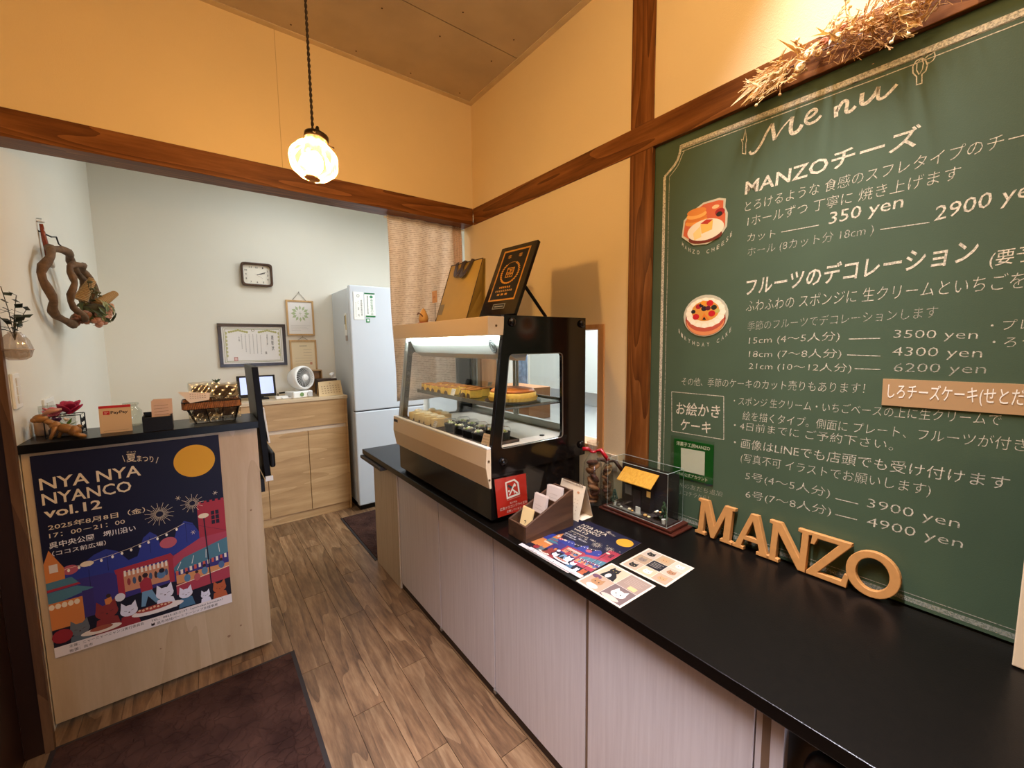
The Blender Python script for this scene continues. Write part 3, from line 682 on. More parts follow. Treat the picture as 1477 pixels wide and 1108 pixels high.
# ------------------------------------------------------------------ refrigerated display case
BEIGE = plain('case_beige', (222, 198, 162), .45)
WHITE_IN = plain('case_white', (232, 236, 232), .35)
DC = thing('display_case', 'glass-fronted cake display case with black sides and beige trim on the long counter', 'display case', (1.06, 1.65, ZT))
def rrect(cs, r, n=5):
    out = []
    k = len(cs)
    for i in range(k):
        p = Vector(cs[i]); a = (Vector(cs[i-1])-p).normalized(); b = (Vector(cs[(i+1) % k])-p).normalized()
        for j in range(n+1):
            t = j/n; q = p+a*r*(1-t)**2+b*r*t**2
            out.append((q.x, q.y))
    return out
for y in (1.225, 2.080):
    mb = curve_solid([[(.887, 1.480), (1.311, 1.480), (1.311, .895), (.822, .895), (.824, 1.0), (.877, 1.394)],
                      rrect([(.908, 1.337), (1.176, 1.337), (1.179, .990), (.865, .991)], .018)], .019, .0015)
    obj('side_panel', xf(mb, axes((1, 0, 0), (0, 0, 1), (0, -1, 0), (0, y, 0))), BLACK_GLOSS, DC)
    box('side_glass', (.856, y+.0105 if y < 2 else y-.0145, .98), (1.185, y+.0145 if y < 2 else y-.0105, 1.345), PANE, DC)
    rim = MB(); c = rrect([(.908, 1.337), (1.176, 1.337), (1.179, .990), (.865, .991)], .018)
    rim.tube([(a, y-(.0085 if y < 2 else -.0085), b) for a, b in c], .0022, 5, None, closed=True); obj('window_rim', rim, STEEL, DC)
box('base', (.822, 1.2225, .726), (1.286, 2.085, .8945), BLACK_GLOSS, DC, .002)
box('plinth', (.845, 1.24, ZT), (1.27, 2.07, .7255), BLACK_MATT, DC)
box('top_cap', (.8155, 1.2155, 1.407), (.8865, 2.092, 1.474), BEIGE, DC, .002)
box('top_plate', (.888, 1.2350, 1.466), (1.311, 2.070, 1.480), BLACK_MATT, DC)
scw = MB()
for (x, z) in ((.8505, 1.441), (.809, .955), (.811, .885)): scw.add([], []) ; scw.lathe([(.0042, 0), (.0042, .0016), (.0001, .0022)], 10, None, Matrix.Translation((x, 1.2154, z)) @ Matrix.Rotation(PI/2, 4, 'X'))
obj('screw', scw, plain('brass_screw', (110, 84, 50), .4, .7), DC, kind='stuff')
obj('lamp_hood', MB().prism([(.889, 1.237, 1.462), (.893, 1.237, 1.407), (.905, 1.237, 1.372), (.925, 1.237, 1.335), (.955, 1.237, 1.316), (1.00, 1.237, 1.310), (1.06, 1.237, 1.462)], (0, .832, 0)), WHITE_IN, DC, .002)
box('lamp_tube', (.868, 1.26, 1.396), (.884, 2.05, 1.4062), emit('case_lamp', (236, 250, 246), 26), DC)
for x, z in ((.92, 1.455), (1.283, 1.455), (.873, .942), (1.283, .942)):
    obj('fixing_knob', MB().lathe([(.016, 0), (.016, .006), (.012, .012), (.0001, .014)], 16, None, Matrix.Translation((x, 1.2152, z)) @ Matrix.Rotation(PI/2, 4, 'X')), BLACK_GLOSS, DC, smooth=True)
fgl = MB().prism([(.8690, 1.2372, 1.398), (.8212, 1.2372, 1.001), (.8250, 1.2372, 1.001), (.8728, 1.2372, 1.398)], (0, .8310, 0)); obj('front_glass', fgl, PANE, DC)
obj('glass_edge', MB().prism([(.868, 2.058, 1.400), (.820, 2.058, 1.003), (.834, 2.058, 1.003), (.882, 2.058, 1.400)], (0, .011, 0)), STEEL, DC)
obj('front_trim', MB().prism([(.801, 1.2155, .997), (.797, 1.2155, .930), (.8120, 1.2155, .851), (.8200, 1.2155, .851), (.8200, 1.2155, .997)], (0, .884, 0)), BEIGE, DC, .0015)
box('front_lip', (.8010, 1.2155, .9975), (.8195, 2.0995, 1.0045), plain('lip_white', (240, 238, 230), .3), DC, .001)
p = Print((.7995, 2.092, .990), (0, -1, 0), (0, 0, -1), .052, .014, .0004); p.rect(0, 0, 1, 1, (24, 24, 26)); p.finish('name_plate', DC)
box('deck', (.826, 1.238, .972), (1.292, 2.067, .9845), plain('deck_white', (226, 218, 200), .4), DC)
SHELFM = plain('shelf_grey', (120, 124, 120), .25, .3)
sh = box('shelf', (.906, 1.262, 1.133), (1.226, 2.012, 1.137), glass('shelf_glass', (206, 214, 208), refl=.16), DC)
box('front_rail', (.900, 1.262, 1.129), (.9055, 2.012, 1.146), SHELFM, sh); box('back_rail', (1.2265, 1.262, 1.129), (1.234, 2.012, 1.143), SHELFM, sh)
box('bracket', (.906, 1.252, 1.126), (1.234, 1.2615, 1.1325), SHELFM, sh); box('bracket', (.906, 2.0125, 1.126), (1.234, 2.022, 1.1325), SHELFM, sh)
bf = obj('back_frame', MB().box((1.268, 1.238, .985), (1.292, 2.067, 1.018)).box((1.268, 1.238, 1.375), (1.292, 2.067, 1.462)).box((1.268, 1.238, 1.018), (1.292, 1.255, 1.375)).box((1.268, 2.05, 1.018), (1.292, 2.067, 1.375)), plain('frame_grey', (176, 180, 172), .35, .3), DC)
for i, (a, b) in enumerate(((1.256, 1.675), (1.645, 2.049))):
    x = 1.272+i*.009
    d_ = box('sliding_door', (x, a, 1.019), (x+.004, b, 1.374), PANE, DC)
    box('door_stile', (x-.001, a, 1.019), (x+.005, a+.016, 1.374), MATS['frame_grey'], d_); box('door_stile', (x-.001, b-.016, 1.019), (x+.005, b, 1.374), MATS['frame_grey'], d_)
lg = MB().lathe([(.0001, 0), (.028, 0)], 28, plain('badge_dark', (40, 48, 50), .5), cap=False); lg.v = [Vector((p.x*.8, p.y, p.z)) for p in lg.v]
bmx = axes((0, -1, 0), (-.40, 0, .916), (-.916, 0, -.40), (.9045, 1.318, 1.3660))
lgm = xf(lg, bmx)
bo = obj('badge', lgm, None, DC)
br = MB().tube([tuple(bmx @ Vector((.0175*math.cos(2*PI*k/24), .0225*math.sin(2*PI*k/24), .0006))) for k in range(24)], .0008, 4, closed=True); obj('badge_ring', br, plain('badge_light', (190, 198, 196), .5), bo)
br = MB().tube([tuple(bmx @ Vector((.009*math.cos(2*PI*k/18*.8), .013*math.sin(2*PI*k/18*.8), .0006))) for k in range(18)], .0011, 4); obj('badge_mark', br, MATS['badge_light'], bo)

# cakes on the glass shelf
ZS = 1.1375
YEL = plain('sponge_yellow', (246, 208, 96), .7, var=.08, vscale=60, bump=.3, bscale=300); YTOP = plain('baked_top', (186, 120, 52), .55, var=.2, vscale=50)
LEAF = plain('kraft_leaf', (112, 88, 58), .7, var=.25, vscale=120); CARDW = plain('card_white', (240, 236, 226), .6)
def cake_slice():
    t = link('cheesecake_slice', None); 
    v = [(-.028, -.017), (.030, -.019), (.030, .019), (-.028, .017)]
    obj('sponge', MB().prism([(x, y, .0) for x, y in v], (0, 0, .034)), YEL, t, .002)
    obj('baked_top', MB().prism([(x*1.01, y*1.01, .0342) for x, y in v], (0, 0, .004)), YTOP, t, .0015)
    w = MB().prism([(-.0295, -.0175, 0), (-.0295, .0175, 0), (-.0295, .014, .014), (-.0295, .004, .022), (-.0295, -.010, .020), (-.0295, -.0165, .012)], (-.0008, 0, 0)); obj('paper_leaf', w, LEAF, t)
    return t
def dup(root, loc, rz=0, **k):
    r = root.copy(); COL.objects.link(r); r.location = loc; r.rotation_euler = (0, 0, rz)
    for a, b in k.items(): r[a] = b
    for ch in list(root.children):
        c = ch.copy(); COL.objects.link(c); c.parent = r
        for g in list(ch.children):
            d = g.copy(); COL.objects.link(d); d.parent = c
    return r
cs = cake_slice()
spots = [(.944, 1.975, .0), (.942, 1.915, .1), (.941, 1.855, -.05), (.940, 1.790, .05), (.942, 1.722, 0),
         (1.02, 1.955, 0), (1.02, 1.895, .1), (1.022, 1.835, 0), (1.02, 1.775, -.1), (1.022, 1.715, 0), (1.02, 1.655, .1), (.965, 1.610, .2), (.968, 1.562, -.1), (1.03, 1.590, 0)]
LFR = 'yellow baked cheesecake slice in the front row on the glass shelf'; LBR = 'yellow baked cheesecake slice behind the front row on the glass shelf'; LCL = 'yellow cheesecake slice between the long rows and the whole cake'
ORD = ['first', 'second', 'third', 'fourth', 'fifth', 'sixth', 'seventh', 'eighth', 'ninth']
for i, (x, y, r) in enumerate(spots):
    lab, g = (LFR, 'front row of cheesecake slices') if i < 5 else ((LBR, 'back row of cheesecake slices') if i < 11 else (LCL, 'cheesecake slices near the whole cake'))
    lab = ('%s yellow cheesecake slice from the refrigerator end in the front row' % ORD[i]) if i < 5 else (('%s yellow cheesecake slice from the refrigerator end in the back row' % ORD[i-5]) if i < 11 else ['cheesecake slice at the front just past the white price card', 'front cheesecake slice touching the whole cheesecake plate', 'cheesecake slice behind the two beside the whole cake'][i-11])
    if i == 0: cs.location = (x, y, ZS+.001); cs.rotation_euler = (0, 0, r); tag(cs, label=lab, category='cake', group=g)
    else: dup(cs, (x, y, ZS+.001), r, label=lab, category='cake', group=g)
CX, CY = 1.040, 1.372
plt = obj('cake_stand', MB().lathe([(.0001, 0), (.108, 0), (.118, .004), (.118, .007), (.0001, .007)], 40, None, Matrix.Translation((CX, CY, ZS+.0002))), plain('slate_plate', (44, 40, 38), .35), None, smooth=False, label='dark round plate under the whole cheesecake', cat='plate')
WC = thing('whole_cheesecake', 'whole round cheesecake with browned top in a pleated paper cup', 'cake', (CX, CY, ZS+.0075))
obj('sponge', MB().lathe([(.0001, 0), (.092, 0), (.097, .012), (.098, .028), (.094, .034)], 40, None, Matrix.Translation((CX, CY, ZS+.008))), YEL, WC, smooth=True)
obj('baked_top', MB().lathe([(.0955, .0335), (.088, .043), (.060, .049), (.02, .050), (.0001, .050)], 40, None, Matrix.Translation((CX, CY, ZS+.008))), plain('browned_top', (206, 118, 42), .4, var=.25, vscale=22), WC, smooth=True)
obj('paper_cup', MB().lathe([(.099, 0), (.103, .014)], 160, None, Matrix.Translation((CX, CY, ZS+.0078)), rib=.016, ribs=40, cap=False), plain('cup_paper', (244, 214, 112), .7), WC)
def price_card(x, y, z, label, w=.040, h=.030, rot=0, kraft=False, lines=3):
    col = (216, 186, 146) if kraft else (238, 236, 230)
    t = thing('price_card', label, 'price card', (x, y, z))
    M = axes((math.sin(rot), -math.cos(rot), 0), (.34*math.cos(rot), .34*math.sin(rot), .94), (-.94*math.cos(rot), -.94*math.sin(rot), .34), (x, y, z))
    obj('card', xf(MB().box((-w/2, .003, -.0004), (w/2, h, .0004)), M), plain('card_%d' % kraft, col, .6), t)
    o = M @ Vector((-w/2, h, .0005)); U = M.to_3x3() @ Vector((1, 0, 0)); V = M.to_3x3() @ Vector((0, -1, 0))
    p = Print(o, U, V, w, h-.003, .0002)
    for k in range(lines):
        n = 7
        for j in range(n-k):
            u = .10+.8*j/n; v = .18+.7*k/lines
            p.line([(u, v), (u+.06, v+.02)], .0012, (92, 74, 66)); p.line([(u+.03, v-.05), (u+.02, v+.10)], .0010, (92, 74, 66))
    p.finish('print', t)
    obj('foot', xf(MB().box((-w/4, 0, -.006), (w/4, .003, .012)), M), ACRYLIC, t)
    return t
price_card(.925, 1.690, ZS+.0005, 'white price card in front of the cheesecake slices', .044, .034)
price_card(.930, 1.322, ZS+.0005, 'white price card in front of the whole cheesecake', .044, .030)
price_card(1.075, 1.60, ZS+.04, 'small price card raised on a clear clip above the cheesecake slices', .030, .022)
clip = obj('card_clip', MB().tube([(1.076, 1.60, ZS+.0035), (1.076, 1.60, ZS+.039)], .002, 6).lathe([(.0001, 0), (.012, 0), (.012, .003), (.0001, .003)], 12, None, Matrix.Translation((1.076, 1.60, ZS+.0003))), ACRYLIC, None, label='clear clip stand holding up the raised price card', cat='clip')
# lower deck: cream cakes, cups, trays
ZD = .9850
def tray(x0, y0, x1, y1, label):
    m = MB().box((x0, y0, ZD), (x1, y1, ZD+.003)); e = .004
    for a, b in (((x0, y0, ZD), (x0+e, y1, ZD+.012)), ((x1-e, y0, ZD), (x1, y1, ZD+.012)), ((x0, y0, ZD), (x1, y0+e, ZD+.012)), ((x0, y1-e, ZD), (x1, y1, ZD+.012))): m.box(a, b)
    obj('tray', m, plain('tray_brown', (70, 54, 44), .45), None, label=label, cat='tray')
tray(.838, 1.70, 1.00, 2.04, 'dark tray under the pale cream cakes'); tray(.838, 1.285, 1.005, 1.665, 'dark tray under the dessert cups')
CREAMY = plain('cream_cake', (238, 216, 158), .6, var=.06, vscale=80); CREAMT = plain('whipped_cream', (250, 242, 214), .5)
def cream_piece():
    t = link('cream_cake', None)
    obj('sponge', MB().prism([(-.040, -.006, 0), (.036, -.028, 0), (.036, .028, 0), (-.040, .006, 0)], (0, 0, .042)), CREAMY, t, .003)
    obj('topping', MB().ball((.012, 0, .044), (.022, .018, .010), seg=10, rings=6), CREAMT, t, smooth=True)
    obj('paper_band', MB().prism([(-.0415, -.008, 0), (-.0415, .008, 0), (-.0415, .006, .018), (-.0415, -.006, .018)], (-.0006, 0, 0)), LEAF, t)
    return t
cc = cream_piece()
for i, (x, y) in enumerate([(.888, 2.005), (.888, 1.945), (.888, 1.885), (.886, 1.82), (.888, 1.755), (.955, 1.98), (.958, 1.91), (.955, 1.84)]):
    kw = dict(label=('%s pale cream cake wedge from the refrigerator end, front row of the lower tray' % ORD[i]) if i < 5 else ('%s pale cream cake wedge from the refrigerator end, back row of the lower tray' % ORD[i-5]), category='cake', group='cream cakes on the lower deck')
    if i == 0: cc.location = (x, y, ZD+.0032); tag(cc, **kw)
    else: dup(cc, (x, y, ZD+.0032), (i % 3-1)*.12, **kw)
price_card(.851, 1.735, ZD+.0035, 'white price card in front of the cream cakes', .040, .036)
def cup():
    t = link('dessert_cup', None)
    obj('bowl', MB().lathe([(.0001, 0), (.024, 0), (.029, .036), (.0295, .038), (.027, .037), (.0001, .034)], 20), BLACK_MATT, t)
    m = MB(); rr = random.Random(4)
    for k in range(16):
        a = rr.random()*6.28; r = rr.random()*.019; m.ball((r*math.cos(a), r*math.sin(a), .040), (.006, .006, .005), [plain('matcha', (170, 196, 120), .7), plain('matcha_white', (240, 242, 222), .6)][k % 2], 8, 5)
    obj('topping', m, None, t, smooth=True, kind='stuff')
    obj('lid', MB().lathe([(.0298, .036), (.030, .050), (.024, .056), (.0001, .057)], 20, cap=False), PANE, t, smooth=True)
    return t
cp = cup()
for i, (x, y) in enumerate([(.880, 1.622), (.880, 1.545), (.876, 1.462), (.876, 1.385), (.948, 1.625), (.946, 1.548), (.942, 1.470), (.944, 1.392), (.955, 1.325)]):
    kw = dict(label=('%s green-topped black dessert cup from the cream cakes, front row' % ORD[i]) if i < 4 else ('%s green-topped black dessert cup from the cream cakes, back row' % ORD[i-4]), category='dessert', group='dessert cups on the lower tray')
    if i == 0: cp.location = (x, y, ZD+.0032); tag(cp, **kw)
    else: dup(cp, (x, y, ZD+.0032), i*.7, **kw)
price_card(.846, 1.287, ZD+.0005, 'tan handwritten card standing at the case window corner', .066, .052, .1, True, 3)
obj('black_clip', MB().lathe([(.0001, 0), (.011, 0), (.011, .003), (.0001, .003)], 12, None, Matrix.Translation((1.147, 1.31, .9848))), BLACK_MATT, None, label='small black disc lying on the case floor', cat='disc')

# ------------------------------------------------------------------ on top of the case
ZTOP = 1.4805
def leaning(A, B, th, M_only=False):
    A, B = Vector(A), Vector(B); e = (B-A).normalized(); nb = e.cross(Vector((0, 0, 1))); nb = nb if nb.x > 0 else -nb
    upv = Vector((0, 0, 1))*math.cos(th)+nb*math.sin(th)
    return A, (B-A).length, e, nb, upv
A, w_, e_, nb_, uv_ = leaning((.934, 1.457, ZTOP+.0075), (.955, 1.246, ZTOP+.0075), math.radians(24.5))
out_n = e_.cross(-uv_); out_n = out_n if out_n.x < 0 else -out_n
PLQ = thing('award_plaque', 'black stone award plaque with gold wreath emblem propped on the case', 'plaque', tuple(A))
hh = .320
obj('slab', MB().prism([A-uv_*0, A+e_*w_, A+e_*w_+uv_*hh, A+uv_*hh], -out_n*.016), plain('polished_black_stone', (22, 20, 20), .15, var=.5, vscale=70), PLQ, .002)
p = Print(A+uv_*hh, e_, -uv_, w_, hh, .0004); G = plain('gold_leaf', (222, 168, 78), .3, .8)
if (p.N-out_n).length > .1: p.lift = -p.lift
p.rect(.13, .065, .87, .80, G); p.rect(.165, .09, .835, .778, (16, 13, 12))
for u in (.30, .60):
    for a in range(3): p.rect(u, .145+a*.016, u+.09, .152+a*.016, G)
    p.rect(u+.04, .14, u+.05, .195, G)
for k in range(26):
    a = math.radians(-62+k*11.6); 
    if 84 < math.degrees(a) % 360 < 96 and 0: continue
    ca, sa = math.cos(a), math.sin(a)
    p.oval(.50+.235*ca, .405+.150*sa, .030, .013, G, 8, a)
p.line([(.50+.235*math.cos(2*PI*k/40), .405+.150*math.sin(2*PI*k/40)) for k in range(41)], .0016, G)
p.rect(.40, .335, .60, .475, G); 
for (a, b, c, d) in ((.42, .347, .58, .357), (.42, .365, .49, .40), (.51, .365, .58, .375), (.51, .385, .58, .40), (.42, .41, .58, .418), (.42, .43, .46, .465), (.48, .43, .52, .465), (.54, .43, .58, .465)): p.rect(a, b, c, d, (20, 16, 12))
for r, (n, a) in enumerate(((6, .34), (9, .26), (3, .34))):
    for k in range(n):
        st_ = .32/n*(1.5 if n < 9 else 1.45); u = a+k*(1-2*a)/n; p.rect(u, .60+r*.05, u+(1-2*a)/n*.62, .60+r*.05+.026, G if r != 1 else (190, 150, 90))
p.rect(.33, .845, .67, .915, (150, 150, 150)); p.rect(.345, .853, .655, .907, (28, 26, 26)); p.rect(.38, .875, .62, .887, (170, 170, 170))
p.finish('emblem', PLQ)
obj('strut', MB().tube([(1.060, 1.335, 1.63), (1.175, 1.315, ZTOP+.006)], .007, 8), BLACK_MATT, PLQ)
# gift bag
A, w_, e_, nb_, uv_ = leaning((.9075, 1.794, ZTOP+.001), (.930, 1.551, ZTOP+.001), math.radians(20))
BAG = thing('paper_bag', 'olive gold paper carrier bag with black ribbon handles on the case', 'bag', tuple(A))
KG = plain('olive_paper', (172, 142, 68), .6, var=.05, vscale=12); D = .105; hb = .288
mb = MB(); F0, F1 = A, A+e_*w_; T0, T1 = A+uv_*hb, F1+uv_*hb; bk = nb_*D; tb = nb_*.012
mid0 = F0+bk*.52+uv_*hb*.50; mid1 = F1+bk*.52+uv_*hb*.50
mb.add([F0, F1, T1, T0, F0+bk, F1+bk, T1+tb, T0+tb, mid1-e_*.020, mid0+e_*.020, F1+bk*.5, F0+bk*.5, T1+tb*.5-e_*.03, T0+tb*.5+e_*.03],
       [(0, 1, 2, 3), (5, 4, 7, 6), (0, 4, 5, 1), (1, 10, 8, 2), (10, 5, 6, 8), (2, 8, 12), (8, 6, 12), (0, 3, 9, 11), (11, 9, 7, 4), (3, 13, 9), (13, 7, 9)])
obj('bag_body', mb, KG, BAG, solid=.0015)
obj('edge_band', MB().prism([T0-uv_*.004, T1-uv_*.004, T1+uv_*.001, T0+uv_*.001], out_n*.001).tube([F1+out_n*.001, T1+out_n*.001], .0016, 5).tube([F0+out_n*.001, T0+out_n*.001], .0016, 5), plain('dark_ribbon', (52, 38, 28), .5), BAG)
for k, (c0, c1, dz, wd) in enumerate(((.22, .50, .075, .022), (.42, .72, .085, .024))):
    pts = []
    for j in range(15):
        t = j/14; pts.append(A+e_*w_*(c0+(c1-c0)*t)+uv_*(hb+.004-dz*math.sin(PI*t)*1.0)+out_n*(.004+.012*math.sin(PI*t)))
    m = MB(); 
    for a, b in zip(pts, pts[1:]):
        t = (b-a).normalized(); n = t.cross(out_n).normalized()*wd/2; m.prism([a-n, b-n, b+n, a+n], out_n*.0012)
    obj('handle', m, MATS['dark_ribbon'], BAG)
o_ = A+e_*(-.004)+uv_*.085+out_n*.0012
obj('sticker', MB().prism([o_, o_+e_*.042, o_+e_*.042-uv_*.052, o_-uv_*.052], out_n*.0004), plain('label_grey', (122, 110, 76), .6), BAG)
# tag on a wire and little figurine
TG = thing('name_tag', 'tiny tan card on a wire stand beside the carrier bag', 'card', (.960, 1.90, ZTOP))
box('card', (.959, 1.875, 1.583), (.9602, 1.927, 1.640), plain('tag_tan', (206, 156, 108), .7), TG)
obj('wire', MB().tube([(.9605, 1.90, 1.584), (.9605, 1.902, ZTOP+.003)], .0012, 6).lathe([(.0001, 0), (.012, 0), (.012, .003), (.0001, .003)], 12, None, Matrix.Translation((.9605, 1.902, ZTOP+.0002))), BLACK_METAL, TG)
p = Print((.9586, 1.927, 1.640), (0, -1, 0), (0, 0, -1), .052, .057, .0002)
for k in range(3): p.line([(.3+.15*k, .45), (.36+.15*k, .6)], .002, (150, 70, 50)); p.line([(.36+.15*k, .45), (.32+.15*k, .62)], .0016, (150, 70, 50))
p.finish('print', TG)
FG = thing('bird_figurine', 'small cream bird ornament on a red base on top of the case', 'ornament', (.957, 2.03, ZTOP))
obj('body', MB().lathe([(.0001, 0), (.022, .002), (.026, .020), (.021, .042), (.013, .060), (.007, .070), (.0001, .076)], 16, None, Matrix.Translation((.957, 2.03, ZTOP+.0085))), plain('ornament_cream', (232, 186, 120), .5), FG, smooth=True)
obj('base', MB().lathe([(.0001, 0), (.030, 0), (.030, .008), (.0001, .008)], 18, None, Matrix.Translation((.957, 2.03, ZTOP+.0003))), plain('ornament_red', (190, 34, 24), .5), FG)
obj('wing', MB().tube([(.934, 2.050, ZTOP+.05), (.930, 2.035, ZTOP+.060), (.934, 2.015, ZTOP+.052), (.942, 2.006, ZTOP+.040)], .003, 6), plain('ornament_brown', (120, 70, 34), .6), FG)

# ------------------------------------------------------------------ things on the long counter
# red supporters' card
RD = obj('red_sign', MB().prism([(.832, 1.2135, .883), (.979, 1.2135, .877), (.988, 1.2135, .735), (.845, 1.2135, .735)], (0, .0012, 0)), plain('sign_red', (204, 44, 26), .5), None, label='red supporters card with a white house-shaped emblem on the case base', cat='sign')
p = Print((.832, 1.2130, .883), (.147, 0, -.006), (.013, 0, -.148), .150, .150, .0003)
wht = (246, 226, 206)
p.poly([(.30, .12), (.60, .08), (.72, .19), (.74, .52), (.31, .57)], wht); p.poly([(.345, .155), (.58, .125), (.675, .215), (.69, .475), (.355, .515)], (200, 50, 30))
p.line([(.40, .48), (.50, .34), (.66, .47)], .0055, wht); p.line([(.38, .22), (.50, .30)], .010, (70, 66, 64)); p.line([(.50, .33), (.60, .20)], .006, wht); p.oval(.60, .25, .03, .03, wht); p.oval(.40, .37, .028, .028, wht); p.line([(.56, .46), (.56, .40)], .004, wht)
p.line([(.31, .60), (.75, .56)], .002, (236, 150, 130))
p.text('私たちは', .40, .71, .62, .70, .05, wht); p.text('広島ドラゴンフライズを', .08, .83, .94, .79, .075, wht); p.text('応援しています', .28, .92, .74, .90, .06, wht)
p.finish('print', RD)
obj('holder', MB().prism([(.828, 1.2118, .887), (.983, 1.2118, .881), (.992, 1.2118, .730), (.841, 1.2118, .730)], (0, .0008, 0)), ACRYLIC, RD)
# card box
DW = wood('walnut_box', [(56, 34, 20), (74, 48, 30), (92, 62, 40)], 0, 70, .2, 5, .5)
CBX = thing('card_box', 'dark wooden sloping box holding shop cards beside the red sign', 'box', (.94, 1.08, ZT))
def slope_side(y): return MB().prism([(.829, y, ZT+.0004), (1.052, y, ZT+.0004), (1.052, y, .846), (1.035, y, .846), (.829, y, .768)], (0, .008, 0))
obj('side', slope_side(1.030), DW, CBX, .001); obj('side', slope_side(1.119), DW, CBX, .001)
box('front', (.8285, 1.0382, ZT+.0004), (.8365, 1.1188, .768), DW, CBX, .001); box('back', (1.044, 1.0382, ZT+.0004), (1.052, 1.1188, .846), DW, CBX, .001)
box('base', (.8366, 1.0382, ZT+.0004), (1.0438, 1.1188, ZT+.006), DW, CBX)
for x, h in ((.905, .790), (.975, .815)): box('divider', (x, 1.0384, ZT+.0062), (x+.004, 1.1186, h), DW, CBX)
def cards(x, n, h, col, label, th=.30, wd=.062, y=1.079, tw=0.0):
    t = thing('shop_cards', label, 'cards', (x, y, ZT+.007))
    for k in range(n):
        M = Matrix.Translation((x+k*.0022, y+(k % 2)*.003, ZT+.0068)) @ Matrix.Rotation(tw+(k % 3-1)*.03, 4, 'Z') @ Matrix.Rotation(th, 4, 'Y')
        obj('card', xf(MB().box((-.0003, -wd/2, 0), (.0003, wd/2, h)), M), plain('cards_%s' % (col[2]), col, .6), t)
    M = Matrix.Translation((x, y, ZT+.0068)) @ Matrix.Rotation(tw-.03, 4, 'Z') @ Matrix.Rotation(th, 4, 'Y')
    p = Print(M @ Vector((-.0005, wd/2, h)), M.to_3x3() @ Vector((0, -1, 0)), M.to_3x3() @ Vector((0, 0, -1)), wd, h, .0002)
    return t, p
t, p = cards(.856, 3, .092, (236, 208, 150), 'cream shop cards in the front slot of the box', .28, .056)
p.line([(.35, .50), (.48, .47), (.55, .52)], .003, (60, 44, 36)); p.line([(.48, .52), (.45, .60)], .0015, (60, 44, 36)); p.line([(.70, .80), (.78, .86)], .003, (60, 44, 36)); p.finish('print', t)
t, p = cards(.914, 6, .124, (222, 208, 198), 'grey-white shop cards in the middle slot of the box', .20, .064)
for k in range(6): p.line([(.15, .30+.10*k), (.15+.7*(1 if k % 2 else .8), .30+.10*k)], .0008, (176, 158, 148))
p.finish('print', t)
t, p = cards(.985, 7, .138, (226, 214, 204), 'taller pale cards fanned in the back slot of the box', .16, .066, 1.080, .12)
for k in range(5): p.line([(.2, .2+.10*k), (.8, .2+.10*k)], .0007, (184, 166, 156))
p.finish('print', t)
# desk calendar
CAL = thing('desk_calendar', 'small white spiral tent calendar behind the card box', 'calendar', (1.128, 1.1, ZT))
cw = plain('calendar_card', (232, 214, 184), .6)
yA, yB = 1.040, 1.168; ap = .838
obj('front_leaf', MB().prism([(1.088, yA, ZT+.001), (1.088, yB, ZT+.001), (1.127, yB, ap), (1.127, yA, ap)], (.0012, 0, 0)), cw, CAL)
obj('back_leaf', MB().prism([(1.167, yA, ZT+.001), (1.167, yB, ZT+.001), (1.129, yB, ap), (1.129, yA, ap)], (.0012, 0, 0)), cw, CAL)
obj('base_leaf', MB().box((1.090, yA, ZT+.0004), (1.166, yB, ZT+.0009)), cw, CAL)
co = MB()
for k in range(14): co.tube([(1.128+.006*math.cos(a), yA+.012+k*.0078, ap+.000+.006*math.sin(a)) for a in [2*PI*j/10 for j in range(10)]], .0009, 4, closed=True)
obj('spiral_binding', co, plain('spiral_bronze', (90, 62, 36), .4, .6), CAL, kind='stuff')
pn = Vector((-.955, 0, .295)); V_ = Vector((-.039, 0, -.126)).normalized()
p = Print((1.1262, yB, ap), (0, -1, 0), V_, .128, .131, .0004)
p.text('8', .50, .24, .54, .24, .06, (150, 130, 110)); p.oval(.78, .22, .05, .03, (210, 150, 110))
for r in range(5):
    for k in range(7): p.rect(.12+.115*k, .42+.10*r, .15+.115*k, .44+.10*r, (190, 160, 130))
p.finish('print', CAL)
# bagged cookies
def bag_bottle(x, y, h, r, label, c1, c2, ribbon, seed):
    t = thing('cookie_bag', label, 'gift bag', (x, y, ZT)); rr = random.Random(seed)
    m = MB(); mats = [plain('cookie_%d' % i, c, .7, var=.15, vscale=60) for i, c in enumerate((c1, c2, (176, 124, 76), (78, 38, 22)))]
    n = 0; z = ZT+.012
    while z < ZT+h*.72:
        a = rr.random()*6.28; d = r*.35*rr.random()
        obj('cookie', MB().ball((x+d*math.cos(a), y+d*math.sin(a), z), (r*.72, r*.66, r*.30), None, 12, 6, Matrix.Translation((x, y, z)) @ Matrix.Rotation(rr.uniform(-.9, .9), 4, 'X') @ Matrix.Rotation(rr.uniform(-.9, .9), 4, 'Y') @ Matrix.Translation((-x, -y, -z))), mats[n % 4 if n % 2 else 0], t, smooth=True); z += r*.42; n += 1
    prof = [(r*.7, .001), (r, .008), (r*1.02, h*.35), (r*.95, h*.66), (r*.45, h*.80), (r*.22, h*.84), (r*.5, h*.93), (r*.65, h)]
    obj('film', MB().lathe(prof, 18, None, Matrix.Translation((x, y, ZT)), rib=.10, ribs=5, cap=False), FILM, t, smooth=True)
    if ribbon:
        obj('ribbon', MB().tube([(x+r*.28*math.cos(a), y+r*.28*math.sin(a), ZT+h*.84) for a in [2*PI*j/12 for j in range(12)]], .005, 6, closed=True), ribbon, t, smooth=True)
        for q in ((-.03, .030, .010, .012), (.030, -.055, -.030, .010)):
            obj('ribbon_tail', MB().tube([(x, y, ZT+h*.84), (x+q[0]*.5, y+q[1]*.5, ZT+h*.84+.010), (x+q[0], y+q[1], ZT+h*.84+q[2])], [.003, .009, .008], 6), ribbon, t, smooth=True)
    return t
RIB = plain('red_ribbon', (176, 16, 30), .35)
